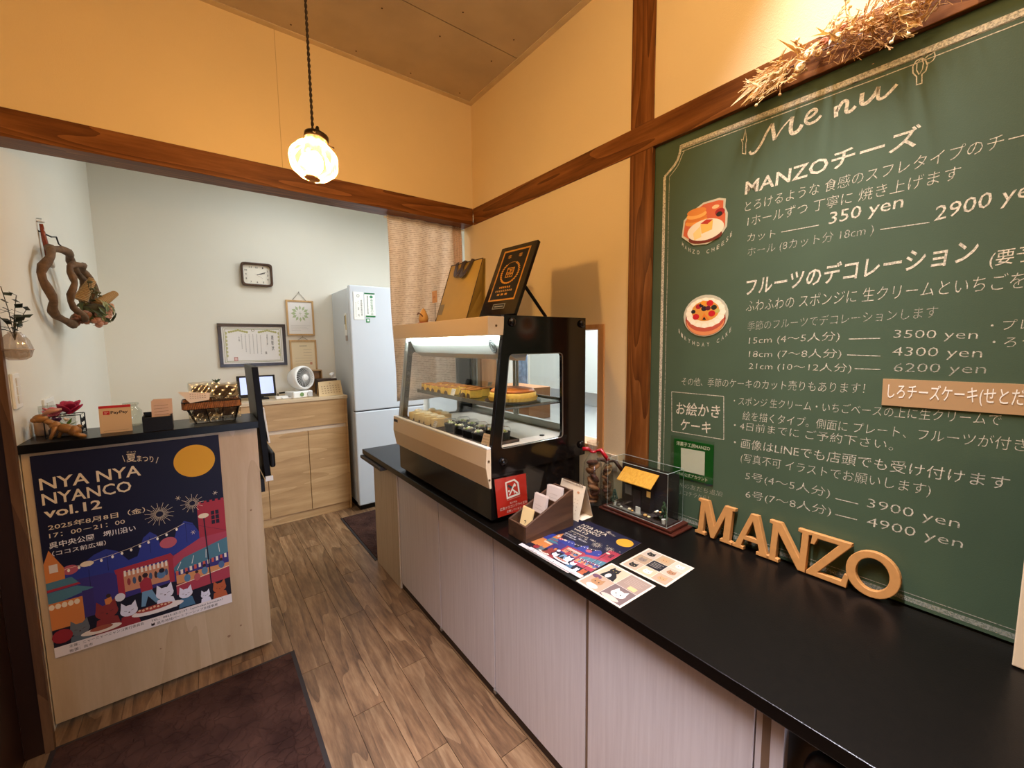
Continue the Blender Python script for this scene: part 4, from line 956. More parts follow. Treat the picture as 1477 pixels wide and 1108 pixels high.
bag_bottle(1.262, 1.125, .265, .036, 'tall cellophane bag of cookies tied with a red ribbon', (150, 104, 64), (112, 70, 42), RIB, 3)
bag_bottle(1.335, 1.112, .200, .026, 'shorter cellophane bag of dark red cookies behind the ribboned one', (104, 26, 18), (140, 62, 34), plain('brown_tie', (70, 44, 28), .6), 5)
# shop diorama in an acrylic box
DI = thing('shop_diorama', 'miniature shop model with yellow roof inside a clear display box', 'model', (1.308, .915, ZT))
MAH = plain('mahogany', (62, 26, 16), .3)
box('base', (1.246, .750, ZT+.0003), (1.371, 1.080, .720), MAH, DI, .003); box('base_step', (1.252, .764, .7202), (1.366, 1.064, .731), MAH, DI, .003)
bx = MB()
for a, b in (((1.256, .781, .7312), (1.258, 1.045, .924)), ((1.354, .781, .7312), (1.356, 1.045, .924)), ((1.258, .781, .7312), (1.354, .783, .924)), ((1.258, 1.043, .7312), (1.354, 1.045, .924)), ((1.256, .781, .924), (1.356, 1.045, .926))): bx.box(a, b)
obj('clear_box', bx, ACRYLIC, DI)
ed = MB()
EDG = plain('acrylic_edge', (176, 186, 176), .3)
for y in (.782, 1.044): ed.tube([(1.257, y, .732), (1.257, y, .925)], .0007, 4).tube([(1.355, y, .732), (1.355, y, .925)], .0007, 4).tube([(1.257, y, .925), (1.355, y, .925)], .0007, 4).tube([(1.257, y, .732), (1.355, y, .732)], .0007, 4)
for x in (1.257, 1.355): ed.tube([(x, .782, .925), (x, 1.044, .925)], .0007, 4).tube([(x, .782, .732), (x, 1.044, .732)], .0007, 4)
obj('box_edges', ed, EDG, DI)
box('back_board', (1.338, .790, .7314), (1.342, 1.036, .905), plain('board_dark', (24, 18, 16), .6), DI)
box('ground', (1.262, .788, .7314), (1.3375, 1.038, .735), plain('model_ground', (54, 40, 34), .8, var=.3, vscale=120), DI); box('pavement', (1.264, .90, .7352), (1.282, 1.036, .7368), plain('model_paving', (110, 104, 92), .8), DI)
box('shop_wall', (1.310, .885, .7352), (1.3375, 1.005, .845), plain('model_wall', (36, 26, 24), .6), DI)
box('shop_door', (1.3075, .925, .7352), (1.3098, .960, .812), plain('model_door', (60, 50, 52), .4), DI); box('shop_window', (1.3075, .968, .785), (1.3098, .998, .822), plain('model_window', (120, 122, 130), .3), DI)
rf = obj('roof', MB().prism([(1.285, .868, .838), (1.285, 1.022, .838), (1.3375, 1.022, .880), (1.3375, .868, .880)], (0, 0, .003)), wood('model_roof', [(196, 130, 30), (214, 150, 44), (226, 166, 60)], 0, 120, 0, 0, .6), DI)
box('sign_board', (1.290, .872, .806), (1.2915, .888, .828), plain('model_sign', (222, 170, 90), .6), DI); box('easel_board', (1.276, .905, .7362), (1.2785, .925, .762), CARDW, DI)
for i, (x, y, c, h) in enumerate(((1.278, 1.025, (36, 60, 40), .042), (1.276, .806, (50, 74, 40), .060))):
    obj('tree_pot', MB().lathe([(.0001, 0), (.006, 0), (.008, .016), (.0001, .016)], 12, None, Matrix.Translation((x, y, .7355))), CARDW, DI)
    m = MB(); rr = random.Random(i)
    for k in range(26): a = rr.random()*6.28; z = rr.random(); m.ball((x+.011*(1.1-z)*math.cos(a), y+.011*(1.1-z)*math.sin(a), .754+z*h), (.004, .004, .006), None, 6, 4)
    obj('tree_crown', m, plain('model_leaf_%d' % i, c, .7), DI, kind='stuff')
obj('table', MB().lathe([(.0001, 0), (.006, 0), (.002, .003), (.002, .022), (.020, .023), (.020, .025), (.0001, .025)], 16, None, Matrix.Translation((1.292, .838, .7352))), plain('model_table', (40, 28, 24), .5), DI)
for i, (x, y, z, r, c) in enumerate(((1.286, .845, .7605, .006, (240, 220, 180)), (1.296, .832, .7605, .006, (236, 160, 90)), (1.298, .846, .7605, .005, (240, 240, 230)), (1.280, .955, .7372, .007, (236, 214, 170)), (1.276, .940, .7372, .005, (220, 160, 80)), (1.280, .885, .7355, .008, (214, 160, 90)), (1.278, .868, .7355, .007, (230, 206, 150)), (1.280, 1.005, .737, .009, (96, 84, 70)), (1.274, .990, .737, .006, (230, 220, 200)))):
    obj('tiny_ware', MB().ball((x, y, z+r*.5), (r, r, r*.6), None, 8, 5), plain('tiny_%d' % i, c, .5), DI, smooth=True)
# wooden letters
MDF = plain('mdf_wood', (176, 124, 66), .55, var=.07, vscale=60)
def ell(cx, cy, rx, ry, n=32): return [(cx+rx*math.cos(2*PI*i/n), cy+ry*math.sin(2*PI*i/n)) for i in range(n)]
LET = {
 'M': ([[(0, 0), (.30, 0), (.30, .08), (.225, .10), (.225, .68), (.46, .0), (.56, 0), (.80, .68), (.80, .10), (.72, .08), (.72, 0), (1.05, 0), (1.05, .08), (.98, .10), (.98, .90), (1.05, .92), (1.05, 1), (.76, 1), (.535, .36), (.30, 1), (0, 1), (0, .92), (.08, .90), (.08, .10), (0, .08)]], 1.05),
 'A': ([[(0, 0), (.30, 0), (.30, .08), (.235, .10), (.29, .27), (.66, .27), (.715, .10), (.64, .08), (.64, 0), (.98, 0), (.98, .08), (.91, .10), (.60, 1), (.40, 1), (.07, .10), (0, .08)], [(.33, .39), (.475, .80), (.62, .39)]], .98),
 'N': ([[(0, 0), (.30, 0), (.30, .08), (.225, .10), (.225, .74), (.74, 0), (.90, 0), (.90, .90), (.98, .92), (.98, 1), (.66, 1), (.66, .92), (.75, .90), (.75, .30), (.28, 1), (0, 1), (0, .92), (.075, .90), (.075, .10), (0, .08)]], .98),
 'Z': ([[(0, 0), (.86, 0), (.90, .30), (.80, .30), (.75, .12), (.26, .12), (.88, .93), (.88, 1), (.06, 1), (.03, .72), (.12, .72), (.18, .88), (.62, .88), (0, .07)]], .90),
 'O': ([ell(.49, .5, .49, .52), ell(.49, .5, .30, .36)], .98)}
for ch, y0, y1, zl, lab in (('M', .727, .602, 0, 'wooden letter M leaning on the chalkboard by the shop model'), ('A', .600, .490, 0, 'wooden letter A between the wooden M and N'), ('N', .500, .388, 0, 'wooden letter N between the wooden A and Z'), ('Z', .395, .298, 0, 'wooden letter Z between the wooden N and O'), ('O', .308, .198, .002, 'wooden letter O at the end of the row of letters')):
    loops, wd = LET[ch]; sc = (y0-y1)/wd; hz = .120 if ch != 'O' else .113
    mb = curve_solid([[(x*sc, y*hz) for x, y in L] for L in loops], .020, .0018)
    th = math.radians(9)
    M = axes((0, -1, 0), (math.sin(th), 0, math.cos(th)), (-math.cos(th), 0, math.sin(th)), (1.352, y0, ZT+.0025+zl))
    o = obj('letter_'+ch.lower(), xf(mb, M), MDF, None, label=lab, cat='letter', group='wooden letters on the long counter'); 
# paper goods lying on the counter
def paper(name, O, U, V, w, h, label, cat, z=ZT+.0005, col=(176, 164, 146)):
    o = obj(name, sheet((O[0], O[1], z+.0006), U, V, w, h, .0006), plain('paper_%d' % col[2], col, .5), None, label=label, cat=cat)
    q = Print((O[0], O[1], z+.0006), U, V, w, h, .00012); q.tone = .74; return o, q
o, p = paper('flyer', (1.108, 1.052), (.03, -1, 0), (-1, -.03, 0), .225, .300, 'lower festival flyer showing past the one laid over it', 'flyer', ZT+.0004)
p.rect(0, 0, 1, 1, (15, 14, 44)).rect(0, .52, 1, .95, (46, 58, 140)).rect(0, .68, .25, .86, (214, 130, 66)).rect(.25, .64, 1, .80, (168, 48, 62)).rect(0, .86, 1, .95, (22, 18, 34)).rect(0, .948, 1, 1, (236, 226, 222)); p.finish('print', o)
o, p = paper('flyer', (1.122, 1.020), (.04, -1, 0), (-1, -.065, 0), .225, .312, 'festival flyer with yellow moon lying on the counter by the card box', 'flyer', ZT+.0020); festival(p).finish('print', o)
def catface(p, u, v, r, c, c2=(30, 26, 24)):
    a = p.w/p.h
    p.oval(u, v, r, r*.8*a, c, 16); p.poly([(u-r*.9, v-r*.2*a), (u-r*.75, v-r*1.2*a), (u-r*.2, v-r*.6*a)], c); p.poly([(u+r*.9, v-r*.2*a), (u+r*.75, v-r*1.2*a), (u+r*.2, v-r*.6*a)], c)
    p.oval(u-r*.35, v, r*.12, r*.12*a, c2, 8); p.oval(u+r*.35, v, r*.12, r*.12*a, c2, 8); p.oval(u, v+r*.3*a, r*.08, r*.06*a, (180, 110, 100), 8)
blk, wh, tan, gry = (28, 26, 28), (236, 224, 208), (196, 152, 104), (140, 120, 104)
o, p = paper('postcard', (.9575, .776), (0, -1, 0), (-1, 0, 0), .153, .154, 'postcard of four cat photographs nearest the counter edge', 'postcard')
p.rect(.04, .04, .50, .50, (214, 186, 150)); p.rect(.50, .04, .96, .50, (160, 136, 120)); p.rect(.04, .50, .50, .96, (188, 158, 130)); p.rect(.50, .50, .96, .96, (120, 98, 92))
p.poly([(.12, .50), (.16, .26), (.28, .20), (.40, .34), (.44, .50)], blk); catface(p, .24, .20, .10, blk, (220, 200, 90)); p.oval(.25, .40, .05, .08, wh)
p.text('ねこの写真', .56, .14, .90, .14, .04, (226, 206, 180)) if False else None
for k in range(6): p.line([(.56, .12+.045*k), (.90-.03*(k % 3), .12+.045*k)], .0012, (196, 172, 150))
p.rect(.72, .36, .88, .47, (226, 190, 130)); p.oval(.14, .58, .10, .06, (110, 70, 90))
catface(p, .26, .72, .12, (176, 128, 84)); p.oval(.28, .88, .12, .07, wh); catface(p, .74, .72, .14, wh); p.oval(.70, .90, .18, .06, (210, 190, 170))
p.line([(.04, .50), (.96, .50)], .0012, (232, 220, 200)); p.line([(.50, .04), (.50, .96)], .0012, (232, 220, 200)); p.finish('print', o)
o, p = paper('postcard', (1.123, .761), (.02, -1, 0), (-1, -.02, 0), .155, .152, 'postcard with nine cat pictures in a grid farther from the counter edge', 'postcard')
pal = [(200, 180, 156), (190, 160, 120), (214, 196, 170), (180, 150, 116), (26, 24, 26), (206, 186, 160), (196, 170, 140), (210, 190, 150), (190, 160, 130)]
for r in range(3):
    for k in range(3):
        u0, v0 = .04+.31*k, .04+.31*r; p.rect(u0, v0, u0+.30, v0+.30, pal[r*3+k])
        if r*3+k != 4: catface(p, u0+.15, v0+.16, .085, [blk, tan, wh, gry, wh, (170, 120, 80), blk, wh, tan][r*3+k], (210, 190, 120) if r*3+k in (0, 6) else (40, 30, 28))
for k in range(4): p.line([(.39, .42+.05*k), (.61-.04*(k % 2), .42+.05*k)], .0014, (214, 200, 180))
p.finish('print', o)
# cream board standing at the near end
obj('cream_board', MB().box((1.280, -.62, ZT+.003), (1.300, .014, 1.25)), plain('cream_board', (238, 216, 178), .5), None, .002, label='cream board standing on the near end of the long counter', cat='board')
# dark padded chair in the knee space
CHA = thing('padded_chair', 'dark brown padded chair tucked under the long counter', 'chair', (1.02, .06, 0))
LEA = plain('brown_leatherette', (44, 28, 24), .38, bump=.2, bscale=120)
obj('backrest', xf(curve_solid([rrect([(-.19, 0), (.19, 0), (.17, .30), (-.17, .30)], .07, 8)], .05, .02), axes((0, 1, 0), (-.05, 0, 1), (1, 0, .05), (.870, .062, .345))), LEA, CHA, smooth=True)
obj('seat', MB().box((.90, -.14, .38), (1.26, .24, .45)), LEA, CHA, .02)
for x in (.93, 1.23):
    for y in (-.11, .21): obj('leg', MB().tube([(x, y, 0), (x, y, .385)], .012, 8), BLACK_METAL, CHA)

# ------------------------------------------------------------------ pendant lamp over the counter
LX, LY = .3205, 1.40
PL = thing('pendant_lamp', 'hanging lamp with ribbed amber glass globe on a twisted dark cord', 'lamp', (LX, LY, 1.87))
CRD = plain('twisted_cord', (52, 36, 22), .8)
for ph in (0, PI):
    obj('cord', MB().tube([(LX+.0022*math.cos(ph+k*.75), LY+.0022*math.sin(ph+k*.75), 2.022+k*(ZC-.004-2.022)/190) for k in range(191)], .0023, 6), CRD, PL, smooth=True)
BRZ = plain('aged_bronze', (58, 42, 26), .4, .7)
tilt = Matrix.Translation((LX, LY, 1.938)) @ Matrix.Rotation(math.radians(9), 4, 'Y') @ Matrix.Rotation(math.radians(-4), 4, 'X')
obj('cap', MB().lathe([(.004, .100), (.007, .088), (.014, .080), (.028, .076), (.034, .072), (.035, .055), (.0335, .055), (.0325, .070), (.0001, .072)], 28, None, tilt, cap=False), BRZ, PL, smooth=True)
obj('thumb_screw', MB().tube([tilt @ Vector((.034, .004, .060)), tilt @ Vector((.050, .004, .058))], .0018, 6).ball(tilt @ Vector((.050, .004, .058)), .0035, None, 8, 6).tube([tilt @ Vector((-.012, -.033, .062)), tilt @ Vector((-.014, -.040, .062))], .004, 8), BRZ, PL)
gl = MB(); pf = [(.029, .062), (.030, .052)]+[(.0665*math.sin(a)**.85 if 0 < a < PI else .0, .054*math.cos(a)-.008) for a in [math.radians(28+i*10) for i in range(13)]]+[(.022, -.062)]
gl.lathe(pf, 72, None, tilt, rib=.045, ribs=12, cap=False)
ag = bpy.data.materials.new('amber_glass'); ag.use_nodes = True; nt = ag.node_tree; nt.nodes.clear()
o1 = N(nt, 'ShaderNodeOutputMaterial'); t1 = N(nt, 'ShaderNodeBsdfTransparent'); t1.inputs[0].default_value = (*lin((255, 232, 190)), 1)
t2 = N(nt, 'ShaderNodeBsdfTranslucent'); t2.inputs[0].default_value = (*lin((252, 216, 150)), 1); g1 = N(nt, 'ShaderNodeBsdfGlossy'); g1.inputs['Roughness'].default_value = .08
lw_ = N(nt, 'ShaderNodeLayerWeight'); pw_ = N(nt, 'ShaderNodeMath', operation='POWER'); pw_.inputs[1].default_value = 2.0; nt.links.new(lw_.outputs['Facing'], pw_.inputs[0])
ml = N(nt, 'ShaderNodeMath', operation='MULTIPLY_ADD'); ml.inputs[1].default_value = .60; ml.inputs[2].default_value = .035; ml.use_clamp = True; nt.links.new(pw_.outputs[0], ml.inputs[0])
m1 = N(nt, 'ShaderNodeMixShader'); nt.links.new(ml.outputs[0], m1.inputs[0]); nt.links.new(t1.outputs[0], m1.inputs[1]); nt.links.new(t2.outputs[0], m1.inputs[2])
m2 = N(nt, 'ShaderNodeMixShader'); m2.inputs[0].default_value = .07; nt.links.new(m1.outputs[0], m2.inputs[1]); nt.links.new(g1.outputs[0], m2.inputs[2]); nt.links.new(m2.outputs[0], o1.inputs[0])
obj('glass_globe', gl, ag, PL, smooth=True)
obj('bulb', MB().ball(tilt @ Vector((0, 0, -.014)), (.026, .026, .032), None, 20, 14), emit('bulb_glow', (255, 219, 168), 500), PL, smooth=True)
obj('lamp_socket', MB().lathe([(.012, .018), (.014, .022), (.014, .055), (.0001, .056)], 16, None, tilt), plain('socket_brass', (120, 84, 40), .4, .6), PL)

# ------------------------------------------------------------------ kitchen cabinets and fridge
CAB = thing('kitchen_cabinet', 'oak-veneer base cabinet with doors and a drawer against the white wall', 'cabinet', (.35, 3.7, 0))
box('carcass', (.062, 3.556, .066), (.956, 3.98, .939), OAK, CAB)
box('toe_board', (.062, 3.545, .0), (.940, 3.565, .064), OAK, CAB, .001); box('end_post', (.941, 3.536, 0), (.957, 3.98, .939), OAK, CAB)
for a, b in ((.653, .9405), (.361, .649), (.069, .357)):
    box('door', (a, 3.536, .067), (b, 3.554, .704), OAK, CAB, .0015); 
for a, b in ((.361, .9405), (.069, .357)):
    d_ = box('drawer', (a, 3.536, .736), (b, 3.554, .938), OAK, CAB, .0015); box('pull_groove', (a, 3.546, .7055), (b, 3.5555, .7345), plain('groove_pale', (206, 186, 160), .5), d_)  # groove strip between doors and drawers is paler than the oak
box('worktop', (.058, 3.528, .9395), (.962, 3.985, .965), wood('oak_top', [(186, 160, 122), (202, 178, 142), (214, 192, 158)], 0, 40, .1, 4, .4, stretch=16, bump=.05), CAB, .002)
box('wall_ledge', (.075, 3.90, .9652), (.33, 3.985, 1.075), OAK, None, .001, label='low oak ledge box against the wall behind the tablet', cat='shelf')
FR = thing('refrigerator', 'tall white two-door refrigerator beside the oak cabinet', 'refrigerator', (1.28, 3.7, 0))
FW = plain('fridge_white', (206, 212, 220), .22); FS = plain('fridge_side', (204, 210, 216), .35)
box('body', (.992, 3.475, .05), (1.580, 3.98, 1.835), FS, FR, .006)
box('upper_door', (.984, 3.414, .838), (1.588, 3.470, 1.848), FW, FR, .008)
box('lower_door', (.984, 3.414, .045), (1.588, 3.470, .830), FW, FR, .008)
box('gasket', (.990, 3.425, .8305), (1.582, 3.468, .8375), BLACK_MATT, FR); box('plinth', (1.0, 3.44, 0), (1.57, 3.95, .044), BLACK_MATT, FR)
def note(x0, z0, x1, z1, label, green):
    o = obj('notice', MB().box((x0, 3.4115, z1), (x1, 3.4132, z0)), plain('notice_white', (240, 240, 234), .5), None, label=label, cat='notice')
    p = Print((x0, 3.4113, z0), (1, 0, 0), (0, 0, -1), x1-x0, z0-z1, .0003); return o, p
o, p = note(1.011, 1.796, 1.091, 1.578, 'white upright notice in small black print on the refrigerator door', False)
p.oval(.48, .14, .14, .055, (120, 120, 116), 18); p.oval(.48, .14, .10, .038, (240, 240, 234), 18); p.vtext('食品衛生責任者', .78, .27, .86, .16, (50, 50, 50)); p.vtext('ご　案　内', .48, .30, .90, .14, (120, 120, 120))
for k in range(12): p.line([(.22, .38+.045*k), (.22, .40+.045*k)], .004, (150, 150, 150))
p.rect(0, 0, .03, 1, (150, 152, 150)); p.finish('print', o)
o, p = note(1.099, 1.793, 1.183, 1.600, 'white and green food hygiene notice on the refrigerator door', True)
p.rect(.0, .0, 1, .06, (38, 110, 70)); p.rect(.06, .94, 1.0, 1.0, (38, 120, 66)); p.oval(.66, .16, .16, .06, (70, 140, 100), 16); p.vtext('衛生管理の店', .68, .24, .92, .26, (60, 130, 96)); 
for k in range(14): p.rect(.24, .12+.055*k, .34, .155+.055*k, (92, 100, 96))
p.finish('print', o)
o = obj('notice', MB().box((1.106, 3.4115, 1.556), (1.136, 3.4132, 1.588)), plain('notice_green', (40, 130, 70), .5), None, label='tiny green square tab below the hygiene notice', cat='notice')
Print((1.106, 3.4113, 1.588), (1, 0, 0), (0, 0, -1), .03, .032, .0003).rect(.25, .2, .8, .7, (230, 240, 232)).finish('print', o)
TH = thing('thermometer', 'narrow fridge thermometer stuck to the side of the refrigerator', 'thermometer', (.989, 3.55, 1.5))
box('case', (.9850, 3.540, 1.455), (.9915, 3.600, 1.635), WHITE_PLASTIC, TH, .002); box('display', (.9835, 3.568, 1.545), (.9848, 3.588, 1.615), plain('display_grey', (110, 112, 112), .4), TH)
box('scale', (.9832, 3.541, 1.50), (.9848, 3.561, 1.62), plain('scale_yellow', (196, 176, 120), .5), TH); box('clip', (.9840, 3.540, 1.41), (.9915, 3.575, 1.454), plain('clip_taupe', (160, 146, 138), .5), TH)
# things on the cabinet
CT = .9655
TB = thing('tablet', 'black-framed tablet with lit pale screen on a stand', 'tablet', (.34, 3.72, CT))
M = Matrix.Translation((.3465, 3.700, CT+.022)) @ Matrix.Rotation(math.radians(-14), 4, 'X')
obj('body', xf(MB().box((-.1275, 0, 0), (.1275, .008, .168)), M), BLACK_MATT, TB, .003)
obj('screen', xf(MB().box((-.108, -.0012, .022), (.112, -.0002, .154)), M), emit('tablet_screen', (190, 205, 250), .45), TB)
box('stand', (.29, 3.675, CT), (.42, 3.76, CT+.012), BLACK_MATT, TB, .003); obj('stand_arm', MB().prism([(.32, 3.735, CT+.0122), (.39, 3.735, CT+.0122), (.39, 3.742, CT+.10), (.32, 3.742, CT+.10)], (0, .006, 0)), BLACK_MATT, TB)
FAN = thing('circulator_fan', 'round white desk circulator fan on a square base', 'fan', (.62, 3.66, CT))
fc = Vector((.655, 3.66, 1.118)); fd = Vector((.52, -.84, .10)).normalized(); fx = fd.cross(Vector((0, 0, 1))).normalized(); fy = fx.cross(fd).normalized()*1
FM = Matrix((fx, -fd.cross(fx) if False else fx.cross(fd)*-1, fd)).transposed().to_4x4(); FM.translation = fc
obj('housing', MB().lathe([(.0001, -.115), (.045, -.108), (.072, -.080), (.092, -.030), (.097, .010), (.094, .030), (.085, .036), (.078, .030), (.076, .0)], 36, None, FM, cap=False), WHITE_PLASTIC, FAN, smooth=True)
obj('inner_disc', MB().lathe([(.0001, .004), (.077, .004)], 36, None, FM, cap=False), plain('fan_shadow', (34, 32, 30), .7), FAN)
gm = MB()
for k in range(26):
    a = 2*PI*k/26
    gm.tube([FM @ Vector((.022*math.cos(a), .022*math.sin(a), .036)), FM @ Vector((.050*math.cos(a+.35), .050*math.sin(a+.35), .038)), FM @ Vector((.080*math.cos(a+.55), .080*math.sin(a+.55), .032))], .0016, 4)
obj('grille', gm, WHITE_PLASTIC, FAN, kind='stuff')
obj('hub', MB().lathe([(.0001, .044), (.018, .043), (.025, .038), (.025, .030)], 24, None, FM, cap=False), WHITE_PLASTIC, FAN, smooth=True)
obj('neck', MB().tube([(.63, 3.70, CT+.045), (.64, 3.68, CT+.075)], .030, 14), WHITE_PLASTIC, FAN)
RB = Matrix.Translation((.625, 3.66, CT)) @ Matrix.Rotation(.30, 4, 'Z')
obj('base', xf(MB().box((-.078, -.070, 0), (.078, .070, .052)), RB), WHITE_PLASTIC, FAN, .008)
obj('dial', MB().lathe([(.020, 0), (.020, .008), (.0001, .008)], 20, None, RB @ Matrix.Translation((.050, -.0705, .026)) @ Matrix.Rotation(PI/2, 4, 'X')), plain('dial_grey', (190, 190, 188), .4), FAN)
obj('badge', MB().lathe([(.016, 0), (.016, .0015), (.0001, .0015)], 20, None, RB @ Matrix.Translation((-.012, -.0705, .026)) @ Matrix.Rotation(PI/2, 4, 'X')), plain('badge_green', (110, 140, 84), .5), FAN)
DCL = thing('wall_planner', 'kraft-coloured desk calendar beside the fan', 'calendar', (.85, 3.60, CT))
obj('leaf', MB().prism([(.752, 3.560, CT+.001), (.944, 3.585, CT+.001), (.936, 3.620, 1.086), (.760, 3.600, 1.080)], (0, .002, 0)), plain('kraft_card', (206, 178, 132), .6), DCL)
obj('back_leaf', MB().prism([(.752, 3.65, CT+.001), (.944, 3.675, CT+.001), (.936, 3.6225, 1.086), (.760, 3.6025, 1.080)], (0, .002, 0)), MATS['kraft_card'], DCL)
O_ = Vector((.760, 3.5985, 1.078)); U_ = Vector((.176, .021, .005)); V_ = Vector((-.004, -.038, -.112)); p = Print(O_, U_, V_-U_.normalized()*V_.dot(U_.normalized()), U_.length, .118, .0006)
for r in range(4):
    for k in range(7): p.rect(.08+.125*k, .30+.16*r, .14+.125*k, .35+.16*r, (150, 120, 84))
p.text('8', .46, .18, .52, .18, .09, (140, 108, 76)); p.finish('print', DCL)
TI = thing('tissue_box', 'brown box with white tissue standing out behind the desk calendar', 'tissue box', (.86, 3.72, CT))
box('carton', (.775, 3.70, CT), (.93, 3.80, 1.095), plain('carton_dark', (60, 44, 34), .6), TI, .002)
obj('tissue', MB().grid(lambda u, v: (.905+.03*(u-.5)+.012*math.sin(7*u+5*v), 3.735+.02*math.sin(9*u)*v, 1.0955+.055*v*(1-.5*abs(u-.5))), 8, 6), plain('tissue_white', (240, 240, 240), .8), TI, solid=.001)
BX = thing('open_box', 'small open wooden box standing on the cabinet behind the fan', 'box', (.79, 3.85, CT))
for a, b in (((.735, 3.83, CT), (.742, 3.92, 1.165)), ((.838, 3.83, CT), (.845, 3.92, 1.165)), ((.742, 3.83, 1.158), (.838, 3.92, 1.165)), ((.742, 3.912, CT), (.838, 3.92, 1.158))): box('side', a, b, OAK, BX)
obj('charging_cables', MB().tube([(.47, 3.66, CT+.004), (.50, 3.60, CT+.006), (.53, 3.65, CT+.004), (.50, 3.70, CT+.008), (.46, 3.66, CT+.012), (.50, 3.58, CT+.010), (.56, 3.60, CT+.004)], .004, 6), WHITE_PLASTIC, None, label='loop of white cable lying between the tablet and the fan', cat='cable')
box('cable_adapter', (.455, 3.60, CT), (.54, 3.66, CT+.022), WHITE_PLASTIC, None, .004, label='white power adapter in front of the tablet', cat='adapter')
obj('pen', MB().tube([(.50, 3.76, CT+.032), (.585, 3.79, CT+.034)], .006, 8).tube([(.49, 3.757, CT+.0), (.49, 3.757, CT+.032)], .004, 6), BLACK_MATT, None, label='black pen holder arm lying beside the fan', cat='pen')
SP = thing('small_plant', 'little dark green plant on the ledge behind the basket', 'plant', (.10, 3.93, 1.075))
for k in range(7):
    a = k*.9; obj('leaf', MB().prism([(.10, 3.93, 1.095), (.10+.02*math.cos(a), 3.93+.014*math.sin(a), 1.108), (.10+.030*math.cos(a), 3.93+.02*math.sin(a), 1.126), (.10+.012*math.cos(a+.5), 3.93+.01*math.sin(a+.5), 1.115)], (0, .001, .001)), plain('leaf_dark', (58, 70, 40), .5), SP)
obj('pot', MB().lathe([(.0001, 0), (.016, 0), (.020, .020), (.0001, .020)], 16, None, Matrix.Translation((.10, 3.93, 1.0755))), plain('pot_clay', (150, 130, 100), .7), SP)

# ------------------------------------------------------------------ on the kitchen walls
DWD = plain('dark_frame', (66, 40, 26), .35)
CK = thing('wall_clock', 'rounded rectangular wall clock with dark wooden frame', 'clock', (.425, YB, 1.95))
def superell(cx, cz, rx, rz, e=.22, n=48): return [(cx+rx*math.copysign(abs(math.cos(2*PI*i/n))**e, math.cos(2*PI*i/n)), cz+rz*math.copysign(abs(math.sin(2*PI*i/n))**e, math.sin(2*PI*i/n))) for i in range(n)]
mb = curve_solid([superell(.427, 1.950, .110, .092), superell(.427, 1.950, .094, .076)], .040, .004)
obj('frame', xf(mb, axes((1, 0, 0), (0, 0, 1), (0, -1, 0), (0, YB-.0205, 0))), DWD, CK, smooth=False)
box('face', (.331, YB-.014, 1.872), (.523, YB-.006, 2.028), plain('clock_face', (236, 228, 212), .5), CK)
p = Print((.333, YB-.0145, 2.026), (1, 0, 0), (0, 0, -1), .188, .152, .0004); kk = (60, 50, 44)
for h_ in range(1, 13):
    a = math.radians(h_*30); x = .5+.40*max(-1, min(1, math.sin(a)*1.15)); y = .5-.38*max(-1, min(1, math.cos(a)*1.15)); s_ = str(h_); w2 = .045*len(s_)
    p.text(s_, x-w2/2, y+.045, x+w2/2, y+.045, .09, kk, .01)
p.line([(.5, .5), (.80, .40)], .0050, (40, 32, 30)); p.line([(.5, .5), (.83, .34)], .0035, (40, 32, 30)); p.line([(.42, .46), (.72, .68)], .0010, (120, 60, 50)); p.finish('dial', CK)
def picture(name, x0, z0, x1, z1, fw_, mat, label, cat, dep=.018):
    t = thing(name, label, cat, ((x0+x1)/2, YB, z1)); y = YB-dep
    box('frame_top', (x0, y, z0-fw_), (x1, YB-.001, z0), mat, t, .001); box('frame_bottom', (x0, y, z1), (x1, YB-.001, z1+fw_), mat, t, .001)
    box('frame_side', (x0, y, z1+fw_), (x0+fw_, YB-.001, z0-fw_), mat, t, .001); box('frame_side', (x1-fw_, y, z1+fw_), (x1, YB-.001, z0-fw_), mat, t, .001)
    box('paper', (x0+fw_, YB-.010, z1+fw_), (x1-fw_, YB-.006, z0-fw_), plain('certificate_paper', (232, 228, 224), .6), t)
    return t, Print((x0+fw_, YB-.0105, z0-fw_), (1, 0, 0), (0, 0, -1), x1-x0-2*fw_, z0-z1-2*fw_, .0004)
t, p = picture('framed_certificate', .135, 1.556, .606, 1.212, .024, plain('frame_black', (38, 22, 16), .3), 'large black-framed award certificate in vertical script', 'certificate')
gg = (150, 148, 104)
for q in (.03, .055): p.line([(q, q*1.3), (1-q, q*1.3), (1-q, 1-q*1.3), (q, 1-q*1.3)], .0035, gg, True)
for sx in (-1, 1):
    for k in range(9): p.oval(.5+sx*(.10+.035*k), .10+.012*abs(k-4), .022, .028, (176, 172, 110), 8)
    for k in range(7): p.oval(.5+sx*.43, .18+.10*k, .018, .040, (190, 186, 140), 8)
p.oval(.5, .10, .028, .035, (150, 140, 110), 14); p.oval(.5, .10, .018, .022, (232, 228, 224), 14)
ink = (60, 54, 52)
p.vtext('表彰状', .82, .22, .66, .045, ink); p.vtext('洋菓子工房', .73, .20, .50, .022, ink); p.vtext('殿', .70, .68, .76, .03, ink)
for k, (a, b) in enumerate(((.24, .80), (.22, .80), (.22, .76), (.22, .80), (.22, .72), (.22, .66))):
    x = .62-.062*k; n = int((b-a)/.045)
    for j in range(n): yy = a+.045*j; p.line([(x-.008, yy), (x+.008, yy+.004)], .0014, ink); p.line([(x, yy-.012), (x-.003, yy+.018)], .0014, ink)
p.vtext('令和', .27, .26, .40, .022, ink); p.rect(.17, .82, .23, .93, (176, 110, 104)); p.rect(.18, .835, .22, .915, (226, 190, 184)); p.finish('print', t)
LW = wood('light_frame_wood', [(176, 136, 86), (196, 156, 104), (206, 168, 118)], 2, 80, 0, 0, .5)
